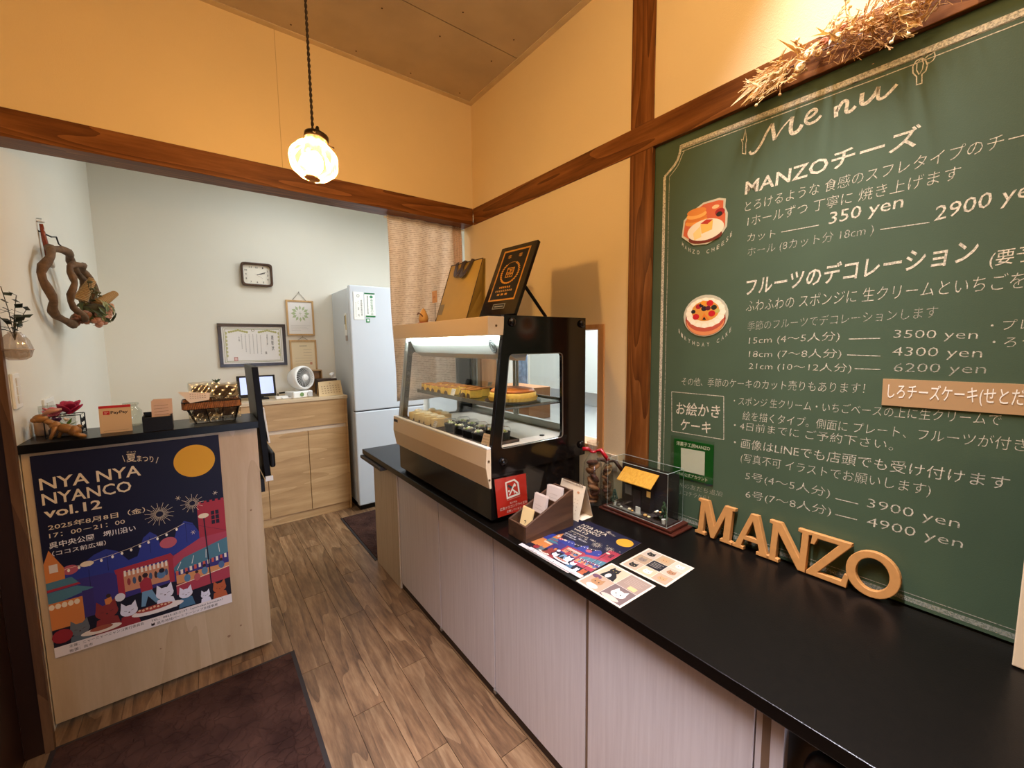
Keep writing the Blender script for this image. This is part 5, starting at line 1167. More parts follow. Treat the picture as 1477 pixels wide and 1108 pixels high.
t, p = picture('framed_print', .621, 1.762, .836, 1.462, .014, LW, 'light wood frame with a pale star wreath print hung from a nail', 'picture')
for k in range(12):
    a = 2*PI*k/12; c = (.5+.27*math.cos(a), .36+.18*math.sin(a)); p.poly([(c[0]-.10*math.sin(a)*.5, c[1]+.05*math.cos(a)), (c[0]+.12*math.cos(a), c[1]+.08*math.sin(a)), (c[0]+.10*math.sin(a)*.5, c[1]-.05*math.cos(a)), (c[0]-.10*math.cos(a), c[1]-.07*math.sin(a))], (176, 190, 150))
p.line([(.44, .36), (.56, .36)], .002, (140, 160, 120)); p.line([(.5, .30), (.5, .42)], .002, (140, 160, 120))
for k in range(4): p.line([(.10, .74+.05*k), (.10+.8*(1, .8, .9, .5)[k], .74+.05*k)], .0012, (160, 156, 150))
p.finish('print', t)
obj('hanging_string', MB().tube([(.675, YB-.006, 1.762), (.7275, YB-.008, 1.828), (.780, YB-.006, 1.762)], .0018, 5).tube([(.7275, YB-.001, 1.830), (.7275, YB-.016, 1.834)], .003, 6), plain('string_grey', (110, 104, 96), .6), t)
t, p = picture('framed_letter', .630, 1.424, .842, 1.124, .014, LW, 'light wood frame with a cream letter hung below the wreath print', 'picture')
p.rect(0, 0, 1, 1, (230, 212, 178)); p.line([(.34, .14), (.66, .14)], .004, (120, 106, 86))
for k in range(6): p.line([(.14 if k > 2 else .5, .26+.09*k), (.86, .26+.09*k)], .0014, (150, 134, 110))
p.rect(.76, .66, .86, .74, (200, 140, 110)); p.finish('print', t)
obj('hanging_string', MB().tube([(.700, YB-.006, 1.424), (.7375, YB-.008, 1.448), (.775, YB-.006, 1.424)], .0018, 5).tube([(.7375, YB-.001, 1.449), (.7375, YB-.016, 1.452)], .003, 6), MATS['string_grey'], t)
OU = thing('wall_outlet', 'white wall outlet plate low behind the flowers', 'outlet', (XL, 2.48, 1.14))
box('plate', (XL+.0003, 2.42, 1.105), (XL+.008, 2.56, 1.175), WHITE_PLASTIC, OU, .002); box('socket_face', (XL+.0082, 2.445, 1.120), (XL+.010, 2.535, 1.160), plain('socket_face', (214, 210, 200), .4), OU)
SW = thing('light_switch', 'white triple light switch plate by the timber jamb', 'switch', (XL, 2.13, 1.23))
box('plate', (XL+.0003, 2.100, 1.175), (XL+.009, 2.168, 1.295), WHITE_PLASTIC, SW, .003)
for k in range(3): box('rocker', (XL+.0092, 2.122, 1.192+.030*k), (XL+.012, 2.154, 1.2195+.030*k), plain('rocker_%d' % 1, (220, 214, 204), .4), SW, .001)

# ------------------------------------------------------------------ hung on the left wall
HG = thing('glass_horn', 'slim red-brown glass horn hooked on the white wall above the wreath', 'wall ornament', (XL, 2.67, 1.75))
obj('stem', MB().tube([(XL+.012, 2.657, 1.905), (XL+.014, 2.665, 1.86), (XL+.018, 2.675, 1.80), (XL+.020, 2.684, 1.757)], [.006, .008, .010, .012], 10), plain('amber_red_glass', (126, 52, 28), .12), HG, smooth=True)
obj('rim', MB().tube([(XL+.012+.010*math.cos(a), 2.656+.014*math.sin(a), 1.913) for a in [2*PI*k/14 for k in range(14)]], .0025, 6, closed=True), plain('clear_rim', (206, 200, 192), .1), HG, smooth=True)
obj('foot', MB().tube([(XL+.020, 2.684, 1.757), (XL+.020, 2.70, 1.744), (XL+.018, 2.73, 1.738), (XL+.016, 2.77, 1.744)], [.012, .012, .008, .003], 10), MATS['clear_rim'], HG, smooth=True)
obj('nail', MB().tube([(XL+.0002, 2.656, 1.925), (XL+.016, 2.656, 1.925)], .0025, 6), STEEL, HG)
WRT = thing('vine_wreath', 'twisted vine wreath with roses and rope cones hung on the white wall', 'wreath', (XL, 2.75, 1.5))
BARK = plain('vine_bark', (104, 78, 54), .85, bump=.9, bscale=90, var=.35, vscale=40)
Wc = Vector((-.445, 2.68, 1.650)); We = Vector((.105, .99, 0)).normalized()
def ringp(ry, rz, a, off=0): return Wc+We*(ry*math.cos(a))+Vector((0, 0, rz*math.sin(a)))+Vector((1, -.1, 0))*off
wig = lambda k: .006*math.sin(k*.9)+.004*math.sin(k*1.7)
obj('vine', MB().tube([ringp(.205+wig(k), .160+wig(k+3), 2*PI*k/36, .01*math.sin(k)) for k in range(36)], [.0155+.0025*math.sin(k*1.7) for k in range(36)], 8, closed=True), BARK, WRT, smooth=True)
obj('vine', MB().tube([Wc+We*(.03+(.135+wig(k))*math.cos(2*PI*k/30))+Vector((.045+.01*math.sin(k), 0, -.02+(.125+wig(k+5))*math.sin(2*PI*k/30))) for k in range(30)], [.0125+.002*math.sin(k*2.1) for k in range(30)], 8, closed=True), BARK, WRT, smooth=True)
obj('wire_hook', MB().tube([(XL+.001, 2.66, 1.875), (XL+.03, 2.70, 1.862), (XL+.035, 2.76, 1.875), (XL+.04, 2.76, 1.845), (-.44, 2.75, 1.815)], .003, 6), BLACK_METAL, WRT)
fcn = Vector((-.375, 2.80, 1.545)); rr = random.Random(11)
def rose(c, r, col):
    m = MB()
    m.ball(c, r*.55, None, 10, 8)
    for k in range(9):
        a = 2*PI*k/5+.3*(k//5); d = Vector((.6, -.45, -.25)).normalized(); X_ = d.orthogonal().normalized(); Y_ = d.cross(X_)
        q = c+(X_*math.cos(a)+Y_*math.sin(a))*r*(.55 if k < 5 else .85)+d*r*(.15 if k < 5 else -.1)
        m.ball(q, r*.42, None, 8, 6)
    obj('rose', m, plain('rose_%d%d' % (col[0], col[2]), col, .7), WRT, smooth=True)
rose(fcn+Vector((-.02, -.045, -.024)), .029, (176, 124, 100)); rose(fcn+Vector((.020, -.035, -.034)), .033, (186, 132, 108)); rose(fcn+Vector((-.050, -.060, -.036)), .026, (140, 92, 68)); rose(fcn+Vector((.042, .04, .024)), .024, (190, 136, 100)); rose(fcn+Vector((.042, -.015, -.012)), .021, (196, 146, 120))
for i, c in enumerate(((58, 66, 34), (84, 96, 52), (140, 140, 90))):
    for k in range(22):
        d = Vector((rr.uniform(-1, 1), rr.uniform(-1, 1), rr.uniform(-1, .9))); d.normalize(); q = fcn+Vector((d.x*.055, d.y*.066, d.z*.046))
        t1 = d.orthogonal().normalized(); t2 = d.cross(t1); s_ = rr.uniform(.015, .026); q = q+d*.012; a = rr.random()*6.28; u = t1*math.cos(a)+t2*math.sin(a); v = d.cross(u)
        obj('leaf', MB().add([q-u*s_, q+v*s_*.45+d*.004, q+u*s_*1.2, q-v*s_*.45+d*.004], [(0, 1, 2, 3)]), plain('wreath_leaf_%d' % i, c, .6), WRT)
obj('flower_core', MB().ball(fcn, (.050, .060, .042), None, 14, 10), plain('core_moss', (70, 62, 38), .9, bump=.8, bscale=60, var=.4, vscale=50), WRT, smooth=True)
for a, b in (((-.42, 2.78, 1.60), (-.372, 2.79, 1.700)), ((-.37, 2.83, 1.585), (-.315, 2.95, 1.655))):
    A_, B_ = Vector(a), Vector(b); m = MB(); n = 220
    ax = (B_-A_).normalized(); X_ = ax.orthogonal().normalized(); Y_ = ax.cross(X_)
    obj('rope_cone', m.tube([A_+(B_-A_)*(k/n)+(X_*math.cos(k*.42)+Y_*math.sin(k*.42))*(.024-.012*k/n) for k in range(n+1)], .0035, 6).tube([A_, B_], [.020, .010], 10), plain('rope_tan', (184, 148, 98), .8), WRT)
for k in range(10):
    q = fcn+Vector((-.03+rr.uniform(-.03, .05), rr.uniform(-.05, .05), .06)); e = q+Vector((rr.uniform(-.02, .03), rr.uniform(-.05, .05), rr.uniform(.03, .08)))
    obj('twig', MB().tube([q, e], .0013, 4).ball(e, .006, None, 6, 5).ball(q.lerp(e, .6)+Vector((.006, 0, 0)), .005, None, 6, 5), plain('twig_olive', (96, 92, 60), .8), WRT)
VS = thing('hanging_vase', 'ribbed glass wall vase with dark leafy sprigs beside the switch', 'vase', (-.455, 1.98, 1.34))
vm = Matrix.Translation((-.455, 2.19, 1.385))
vx = -.462; vy = 2.02
vm = Matrix.Translation((vx, vy, 1.385))
obj('glass_body', MB().lathe([(.0001, -.044), (.018, -.043), (.030, -.034), (.036, -.014), (.036, -.004), (.030, .020), (.021, .036), (.014, .042), (.015, .046)], 40, None, vm, rib=.05, ribs=10, cap=False), glass('vase_glass', (244, 234, 226), refl=.34, trans=.16, tcol=(220, 206, 196), rough=.06), VS, smooth=True)
obj('seam_ring', MB().tube([vm @ Vector((.0375*math.cos(2*PI*k/30), .0375*math.sin(2*PI*k/30), -.010)) for k in range(30)], .0018, 5, closed=True), plain('vase_rim', (200, 176, 160), .2), VS, smooth=True)
obj('water', MB().lathe([(.0001, -.040), (.027, -.032), (.033, -.012), (.0001, -.012)], 24, None, vm), glass('water', (236, 228, 216), refl=.08), VS, smooth=True)
obj('hanger', MB().tube([(vx, vy+.02, 1.425), (vx-.03, vy+.05, 1.44), (-.556, vy+.002, 1.44)], .0015, 5), BLACK_METAL, VS)
LFD = plain('sprig_leaf', (40, 54, 38), .45)
for i, (dx, dy, hh_) in enumerate(((-.012, -.03, .145), (.012, .028, .125), (.03, .05, .08), (-.03, -.04, .06), (.0, .02, .055), (.015, -.01, .05))):
    b0 = Vector((vx, vy, 1.385+.02)); b1 = Vector((vx+dx*.7, vy+dy, 1.385+.04+hh_)); bm = (b0+b1)/2+Vector((0, -dy*.3, .01))
    obj('stem', MB().tube([b0, bm, b1], .0011, 5), plain('sprig_stem', (70, 66, 46), .7), VS)
    for k in range(5):
        t = .35+.16*k; q = b0.lerp(bm, min(1, t*2)) if t < .5 else bm.lerp(b1, (t-.5)*2); a = k*2.4+i; u = Vector((.5*math.cos(a), math.sin(a), .25)).normalized(); v = u.cross(Vector((.6, 0, 1))).normalized()
        obj('leaf', MB().add([q, q+u*.015+v*.010, q+u*.036, q+u*.015-v*.010], [(0, 1, 2, 3)]), LFD, VS, solid=.0006)

# ------------------------------------------------------------------ curtain in the opening
def curt(x0, x1, z0, z1, y, amp, w):
    m = MB(); m.grid(lambda u, v: (x0+(x1-x0)*u+.02*v*(1-u)+.004*math.sin(9*v), y+amp*math.sin(w*u*2*PI+1.2*v)*(.35+v)+.006*math.sin(23*u+6*v), z0+(z1-z0)*v), 46, 30); return m
CU = thing('curtain', 'beige patterned cloth curtain hanging from the beam beside the refrigerator', 'curtain', (1.1, 2.275, 1.05))
obj('cloth', curt(.872, 1.272, 2.082, 1.052, 2.268, .010, 1.6), cloth_print('curtain_print', (250, 238, 224), (212, 194, 178)), CU, smooth=True, solid=.0012)
obj('side_band', curt(1.2735, 1.334, 2.082, 1.052, 2.270, .004, .6), cloth_print('curtain_band', (234, 208, 182), (206, 178, 152)), CU, smooth=True, solid=.0012)
obj('rod', MB().tube([(.862, 2.284, 2.072), (1.366, 2.284, 2.072)], .005, 8), WHITE_PLASTIC, CU)

# ------------------------------------------------------------------ kitchen seen through the hatch and the case
KT = thing('steel_table', 'stainless kitchen worktable behind the serving hatch', 'table', (1.9, 1.7, 0))
box('top', (1.56, .4, .86), (2.35, 2.55, .90), STEEL, KT, .003); box('splash', (2.33, .4, .9002), (2.35, 2.55, 1.0), STEEL, KT)
for x in (1.6, 2.3):
    for y in (.45, 2.5): obj('leg', MB().tube([(x, y, 0), (x, y, .86)], .018, 8), STEEL, KT)
KP = plain('post_grey', (150, 148, 138), .5)
tag(box('trim_2', (2.30, 2.9, 0), (2.38, 2.98, 2.4), KP), **S); tag(box('trim_3', (2.36, 3.42, 0), (2.5, 3.50, 2.4), plain('post_dark', (92, 92, 90), .5)), **S)
tag(box('door_1', (1.9, 3.95, 0), (2.7, 3.99, 2.0), plain('kitchen_door', (206, 212, 214), .5)), **S)
CL = thing('blue_cloth', 'pale blue cloth hanging in the kitchen behind the case', 'cloth', (2.1, 2.2, 1.0))
obj('cloth', MB().grid(lambda u, v: (1.98+.012*math.sin(14*u), 2.43+.13*u, 1.30-.34*v), 12, 8), plain('cloth_blue', (126, 152, 190), .9, var=.3, vscale=40), CL, smooth=True, solid=.002)
obj('rail', MB().tube([(1.98, 2.38, 1.303), (1.98, 2.62, 1.303)], .004, 6).tube([(1.98, 2.60, .9002), (1.98, 2.60, 1.303)], .004, 6), STEEL, CL)
obj('brown_carton', MB().box((1.60, 1.95, .9005), (1.78, 2.30, 1.10)), plain('carton_brown', (152, 106, 66), .7), None, .003, label='brown carton on the steel table behind the case', cat='box')
PBG = obj('kraft_bag', MB().prism([(1.60, 2.35, .9005), (1.60, 2.50, .9005), (1.62, 2.50, 1.06), (1.60, 2.425, 1.12), (1.62, 2.35, 1.06)], (.10, 0, 0)), plain('kraft_paper', (176, 126, 78), .7), None, label='small kraft paper bag beside the brown carton in the kitchen', cat='bag')
obj('black_jug', MB().lathe([(.0001, 0), (.05, 0), (.055, .12), (.035, .18), (.04, .21), (.0001, .21)], 20, None, Matrix.Translation((1.72, 1.36, .9005))), BLACK_GLOSS, None, label='black and white vessel behind the hatch frame', cat='jug', smooth=True)
obj('white_tub', MB().box((1.62, 1.15, .9005), (1.86, 1.28, 1.02)), WHITE_PLASTIC, None, .008, label='white tub on the steel table behind the hatch frame', cat='tub')
SWR = thing('blank_switch', 'cream switch plate low on the yellow wall behind the cookie bags', 'switch', (XW, 1.12, .88))
box('plate', (XW-.006, 1.085, .835), (XW-.0003, 1.155, .905), plain('switch_cream', (230, 214, 184), .45), SWR, .002)
box('rocker', (XW-.008, 1.105, .85), (XW-.0062, 1.135, .89), plain('rocker_cream', (220, 204, 174), .45), SWR)

# ------------------------------------------------------------------ things on the reception counter
ZL = 1.0552
SLB = thing('monitor', 'black display leaning edge-on at the end of the reception counter', 'monitor', (.2, 2.2, .9))
def tilt_slab(x0, x1, z0, z1, y0, y1, lean=.068):
    return MB().prism([(x0+lean, y0, z0), (x1+lean, y0, z0), (x1, y0, z1), (x0, y0, z1)], (0, y1-y0, 0))
obj('panel', tilt_slab(.1835, .2080, .775, 1.286, 2.132, 2.50, .022), plain('panel_black', (16, 12, 10), .4, spec=.1), SLB, .002)
obj('back_cover', MB().prism([(.2310, 2.15, .82), (.2310, 2.45, .82), (.2310, 2.45, .89), (.2310, 2.15, .89)], (.022, 0, 0)), BLACK_MATT, SLB, .008)
obj('white_strip', MB().prism([(.2290, 2.14, .940), (.2360, 2.14, .940), (.2220, 2.14, 1.10), (.2150, 2.14, 1.10)], (0, .30, 0)), WHITE_PLASTIC, SLB)
obj('white_corner', MB().box((.2060, 2.125, .768), (.236, 2.131, .790)), WHITE_PLASTIC, SLB)
obj('bracket', MB().box((.1845, 2.15, .715), (.2035, 2.40, .7745)), BLACK_MATT, SLB)
# payment stand
PY = thing('payment_stand', 'kraft payment card with a red top band standing on the reception counter', 'sign', (-.268, 2.165, ZL))
obj('card', MB().prism([(-.312, 2.158, ZL+.0004), (-.222, 2.158, ZL+.0004), (-.222, 2.172, 1.158), (-.312, 2.172, 1.158)], (0, .003, 0)), plain('kraft_light', (224, 192, 150), .6), PY)
obj('back_support', MB().prism([(-.29, 2.20, ZL+.0004), (-.245, 2.20, ZL+.0004), (-.245, 2.1755, 1.12), (-.29, 2.1755, 1.12)], (0, .002, 0)), MATS['kraft_light'], PY)
p = Print((-.312, 2.1712, 1.158), (1, 0, 0), (0, -.014, -.1026), .090, .1035, .0004)
p.rect(0, 0, 1, .09, (196, 40, 46)); p.rect(.13, .19, .33, .33, (196, 36, 44)); p.rect(.165, .225, .295, .245, (236, 200, 180)); p.rect(.165, .275, .24, .295, (236, 200, 180))
p.text('PayPay', .36, .305, .90, .305, .10, (50, 40, 40), .02); p.line([(.12, .92), (.88, .92)], .0008, (140, 110, 80)); p.finish('print', PY)
JR = thing('glass_jar', 'small clear glass jar with a lid behind the payment stand', 'jar', (-.238, 2.34, ZL))
obj('body', MB().lathe([(.0001, .001), (.030, .001), (.034, .010), (.034, .060), (.022, .076), (.020, .084)], 24, None, Matrix.Translation((-.236, 2.31, ZL)), cap=False), glass('jar_glass', (244, 246, 240), refl=.12, trans=.12, tcol=(230, 230, 220)), JR, smooth=True)
obj('lid', MB().lathe([(.022, .084), (.025, .086), (.025, .094), (.0001, .096)], 20, None, Matrix.Translation((-.236, 2.31, ZL))), MATS['jar_glass'], JR)
KB = thing('black_card_box', 'black open box of cards on the reception counter', 'box', (-.14, 2.13, ZL))
xa, xb, ya, yb2, zh = -.186, -.097, 2.092, 2.165, 1.113
for a, b in (((xa, ya, ZL), (xb, ya+.005, zh-.004)), ((xa, yb2-.005, ZL), (xb, yb2, zh+.010)), ((xa, ya+.005, ZL), (xa+.005, yb2-.005, zh)), ((xb-.005, ya+.005, ZL), (xb, yb2-.005, zh)), ((xa+.005, ya+.005, ZL), (xb-.005, yb2-.005, ZL+.004))): box('side', a, b, BLACK_MATT, KB)
CDS = thing('shop_cards', 'pinkish handwritten cards standing in the black box', 'cards', (-.13, 2.13, ZL+.005))
for k in range(4): obj('card', MB().prism([(-.160+.002*k, 2.122+.004*k, ZL+.0045), (-.100+.001*k, 2.122+.004*k, ZL+.0045), (-.098+.001*k, 2.138+.004*k, 1.166+.002*k), (-.159+.002*k, 2.138+.004*k, 1.167+.002*k)], (0, .0012, 0)), plain('card_pink', (218, 184, 160), .6), CDS)
p = Print((-.1590, 2.1372, 1.167), (1, 0, 0), (0, -.016, -.107), .060, .108, .0004)
for k in range(4): p.line([(.12, .18+.11*k), (.85, .17+.11*k)], .0014, (150, 110, 96))
p.finish('print', CDS)
# wire basket with cookies
BK = thing('wire_basket', 'black wire basket with a woven rim at the end of the reception counter', 'basket', (.04, 2.2, ZL))
def bring(x0, x1, y0, y1, z): return [(x0, y0, z), (x1, y0, z), (x1, y1, z), (x0, y1, z)]
def rr4(pts, r): c = rrect([(p_[0], p_[1]) for p_ in pts], r, 4); return [(x, y, pts[0][2]) for x, y in c]
tz2, bz2 = 1.150, ZL+.003; T_ = bring(-.066, .136, 2.130, 2.285, tz2); B_ = bring(-.028, .112, 2.152, 2.262, bz2)
m = MB(); m.tube(rr4(T_, .02), .0025, 6, closed=True).tube(rr4(bring(-.062, .133, 2.132, 2.282, tz2-.030), .02), .0022, 6, closed=True).tube(rr4(B_, .015), .0025, 6, closed=True)
def lerp3(a, b, t): return tuple(a[i]+(b[i]-a[i])*t for i in range(3))
for k in range(4):
    a0, a1 = T_[k], T_[(k+1) % 4]; b0, b1 = B_[k], B_[(k+1) % 4]
    for t in (.04, .36, .68): m.tube([lerp3(a0, a1, t), lerp3(lerp3(a0, a1, t), lerp3(b0, b1, t), .55), lerp3(b0, b1, t)], .0020, 5)
for t in (.25, .5, .75): m.tube([lerp3(B_[0], B_[1], t), lerp3(B_[3], B_[2], t)], .0018, 5)
obj('wire_frame', m, BLACK_METAL, BK)
wv = MB(); loop = rr4(bring(-.064, .1345, 2.131, 2.2835, tz2-.015), .02); L_ = len(loop); tot = 90
per = [Vector(q) for q in loop]+[Vector(loop[0])]; cum = [0]
for a, b in zip(per, per[1:]): cum.append(cum[-1]+(b-a).length)
def at(s_):
    s_ %= cum[-1]
    for i in range(len(cum)-1):
        if s_ <= cum[i+1]+1e-9: return per[i].lerp(per[i+1], (s_-cum[i])/max(1e-9, cum[i+1]-cum[i]))
    return per[-1]
for k in range(tot):
    q0, q1 = at(cum[-1]*k/tot), at(cum[-1]*(k+1.3)/tot); wv.tube([q0+Vector((0, 0, -.013)), (q0+q1)/2, q1+Vector((0, 0, .013))], .0042, 5)
obj('woven_rim', wv, plain('seagrass', (150, 92, 44), .7, var=.35, vscale=70), BK, kind='stuff')
CKB = plain('choc_cookie', (72, 52, 34), .8, var=.3, vscale=80, bump=.6, bscale=150)
def cookie_pack(x, y, z, r, rz, rx, label):
    t = thing('cookie_pack', label, 'packet', (x, y, z)); M = Matrix.Translation((x, y, z)) @ Matrix.Rotation(rz, 4, 'Z') @ Matrix.Rotation(rx, 4, 'X')
    obj('cookie', MB().lathe([(.0001, -.006), (r*.9, -.006), (r, 0), (r*.85, .006), (.0001, .008)], 20, None, M @ Matrix.Scale(.62, 4, (0, 1, 0))), CKB, t, smooth=True)
    g = MB().grid(lambda u, v: M @ Vector(((u-.5)*r*2.5, (v-.5)*r*1.8, .011+.004*math.sin(17*u+4*v)*math.cos(13*v))), 10, 8)
    g.grid(lambda u, v: M @ Vector(((u-.5)*r*2.5, (v-.5)*r*1.8, -.010+.003*math.sin(15*u+7*v))), 10, 8)
    obj('wrapper', g, FILM, t, smooth=True); return t
cookie_pack(.005, 2.185, 1.098, .042, .1, 1.25, 'wrapped dark cookie low at the front of the wire basket')
cookie_pack(.088, 2.205, 1.098, .040, -.1, 1.25, 'wrapped dark cookie at the end of the basket near the monitor')
cookie_pack(.085, 2.225, 1.182, .040, -.05, 1.15, 'wrapped cookie standing highest above the basket rim')
cookie_pack(.005, 2.245, 1.190, .038, .15, 1.2, 'wrapped cookie at the back of the basket behind its label')
LB = obj('basket_label', MB().prism([(-.075, 2.126, 1.198), (.030, 2.128, 1.186), (.026, 2.124, 1.158), (-.038, 2.122, 1.150)], (0, .001, 0)), plain('label_pink', (236, 220, 204), .6), None, label='pinkish price label tucked in the wire basket rim', cat='label')
p = Print((-.075, 2.1205, 1.198), (1, 0, 0), (0, 0, -1), .105, .045, .0004)
for r in range(3):
    for k in range(7): p.line([(.36+.075*k, .28+.18*r), (.40+.075*k, .30+.18*r)], .0016, (120, 80, 70))
p.finish('print', LB)
# rabbit with flowers in a little wire cage
CG = thing('wire_cage', 'small black wire cage holder of artificial flowers on the reception counter', 'flower holder', (-.40, 2.22, ZL))
x0_, x1_, y0_, y1_, z0_, z1_ = -.455, -.362, 2.175, 2.245, ZL+.002, 1.132
m = MB()
for z in (z0_, z1_): m.tube(bring(x0_, x1_, y0_, y1_, z), .0018, 5, closed=True)
for x in (x0_, x1_):
    for y in (y0_, y1_): m.tube([(x, y, z0_), (x, y, z1_)], .0018, 5)
for zz in (.30, .68):
    for sgn in (1, -1):
        c = (x1_, 2.21+.014*sgn, z0_+(z1_-z0_)*zz); m.tube([(c[0], c[1]+.012*(1-k/16)*math.cos(k*.65)*sgn, c[2]+.012*(1-k/16)*math.sin(k*.65)) for k in range(15)], .0013, 4)
obj('wire_frame', m, BLACK_METAL, CG)
box('pot', (-.448, 2.182, ZL+.0045), (-.370, 2.238, ZL+.030), plain('pot_dark', (56, 44, 40), .7), CG)
def bloom(cx, cy, cz, r, col, n, rs):
    m = MB(); rq = random.Random(rs)
    for k in range(n):
        a = 2*PI*k/n*1.6; e = r*(.35+.65*((k*7) % n)/n); M = Matrix.Translation((cx+e*.6*math.cos(a), cy+e*.6*math.sin(a), cz+rq.uniform(-.2, .3)*r)) @ Matrix.Rotation(a, 4, 'Z') @ Matrix.Rotation(-.7, 4, 'Y')
        m.ball((0, 0, 0), (r*.62, r*.42, r*.10), None, 10, 6, M)
    obj('bloom', m, plain('petal_%d' % col[1], col, .6), CG, smooth=True)
bloom(-.392, 2.200, 1.158, .040, (160, 18, 66), 12, 1); bloom(-.432, 2.205, 1.145, .034, (214, 110, 124), 11, 2)
bloom(-.425, 2.186, 1.118, .018, (74, 40, 90), 8, 3); bloom(-.398, 2.172, 1.118, .012, (226, 210, 200), 7, 4)
for k in range(12):
    a = k*.7; q = Vector((-.400, 2.180, 1.095)); u = Vector((math.cos(a), .6*math.sin(a)-.3, .35)).normalized(); v = u.cross(Vector((0, 0, 1))).normalized()
    obj('leaf', MB().add([q, q+u*.014+v*.007, q+u*.034, q+u*.014-v*.007], [(0, 1, 2, 3)]), plain('flower_leaf', (86, 120, 44), .5), CG, solid=.0006)
RAB = thing('rabbit_figurine', 'gold-brown rabbit figurine stretching in front of the wire cage', 'figurine', (-.41, 2.13, ZL))
GB = plain('antique_gold', (150, 104, 54), .42, .25, var=.25, vscale=40)
m = MB()
m.ball((-.392, 2.128, ZL+.036), (.027, .017, .017), None, 16, 10, Matrix.Translation((-.392, 0, ZL+.036)) @ Matrix.Rotation(.35, 4, 'Y') @ Matrix.Translation((.392, 0, -ZL-.036)))
m.ball((-.373, 2.126, ZL+.026), (.019, .018, .020), None, 16, 10).ball((-.420, 2.129, ZL+.052), (.016, .014, .015), None, 14, 10)
m.tube([(-.420, 2.129, ZL+.054), (-.436, 2.130, ZL+.068), (-.448, 2.130, ZL+.076)], [.012, .010, .011], 12)
m.tube([(-.372, 2.116, ZL+.018), (-.358, 2.112, ZL+.008), (-.342, 2.112, ZL+.0048)], [.009, .007, .0045], 10).tube([(-.378, 2.136, ZL+.018), (-.366, 2.140, ZL+.008), (-.350, 2.140, ZL+.0048)], [.009, .007, .0045], 10)
m.tube([(-.418, 2.120, ZL+.048), (-.424, 2.116, ZL+.026), (-.432, 2.112, ZL+.0052)], [.008, .0055, .005], 10).tube([(-.414, 2.136, ZL+.046), (-.408, 2.138, ZL+.024), (-.416, 2.138, ZL+.0052)], [.008, .0055, .005], 10)
obj('body', m, GB, RAB, smooth=True)
obj('head', MB().ball((-.452, 2.128, ZL+.080), (.020, .015, .015), None, 14, 10).ball((-.466, 2.124, ZL+.076), (.010, .010, .009), None, 10, 8), GB, RAB, smooth=True)
for dy in (-.006, .008): obj('ear', MB().tube([(-.446, 2.128+dy, ZL+.090), (-.430, 2.128+dy*2, ZL+.102), (-.402, 2.128+dy*2.5, ZL+.106)], [.004, .0085, .003], 10), plain('ear_rose', (186, 130, 108), .5), RAB, smooth=True)
obj('tail', MB().ball((-.360, 2.128, ZL+.040), .008, None, 8, 6), GB, RAB, smooth=True)
SGN = thing('clear_sign', 'clear acrylic sign leaning behind the flowers on the reception counter', 'sign', (-.47, 2.32, ZL))
obj('plate', MB().prism([(-.492, 2.30, ZL+.001), (-.400, 2.325, ZL+.001), (-.402, 2.335, 1.165), (-.494, 2.31, 1.160)], (0, .003, 0)), glass('frosted', (240, 242, 240), refl=.10, trans=.25, tcol=(230, 232, 230)), SGN)
p = Print((-.494, 2.308, 1.160), (.965, .26, 0), (0, 0, -1), .09, .10, .0004)
for k in range(5): p.line([(.15+.14*k, .42), (.22+.14*k, .34)], .003, (110, 108, 108)); p.line([(.2+.14*k, .36), (.21+.14*k, .46)], .002, (110, 108, 108))
p.finish('print', SGN)
JB = thing('tan_jar', 'tan ceramic jar behind the rabbit on the reception counter', 'jar', (-.47, 2.25, ZL))
obj('body', MB().lathe([(.0001, .0005), (.018, .001), (.020, .012), (.020, .055), (.014, .064), (.0001, .065)], 20, None, Matrix.Translation((-.479, 2.262, ZL))), plain('jar_tan', (186, 144, 104), .5), JB, smooth=True)

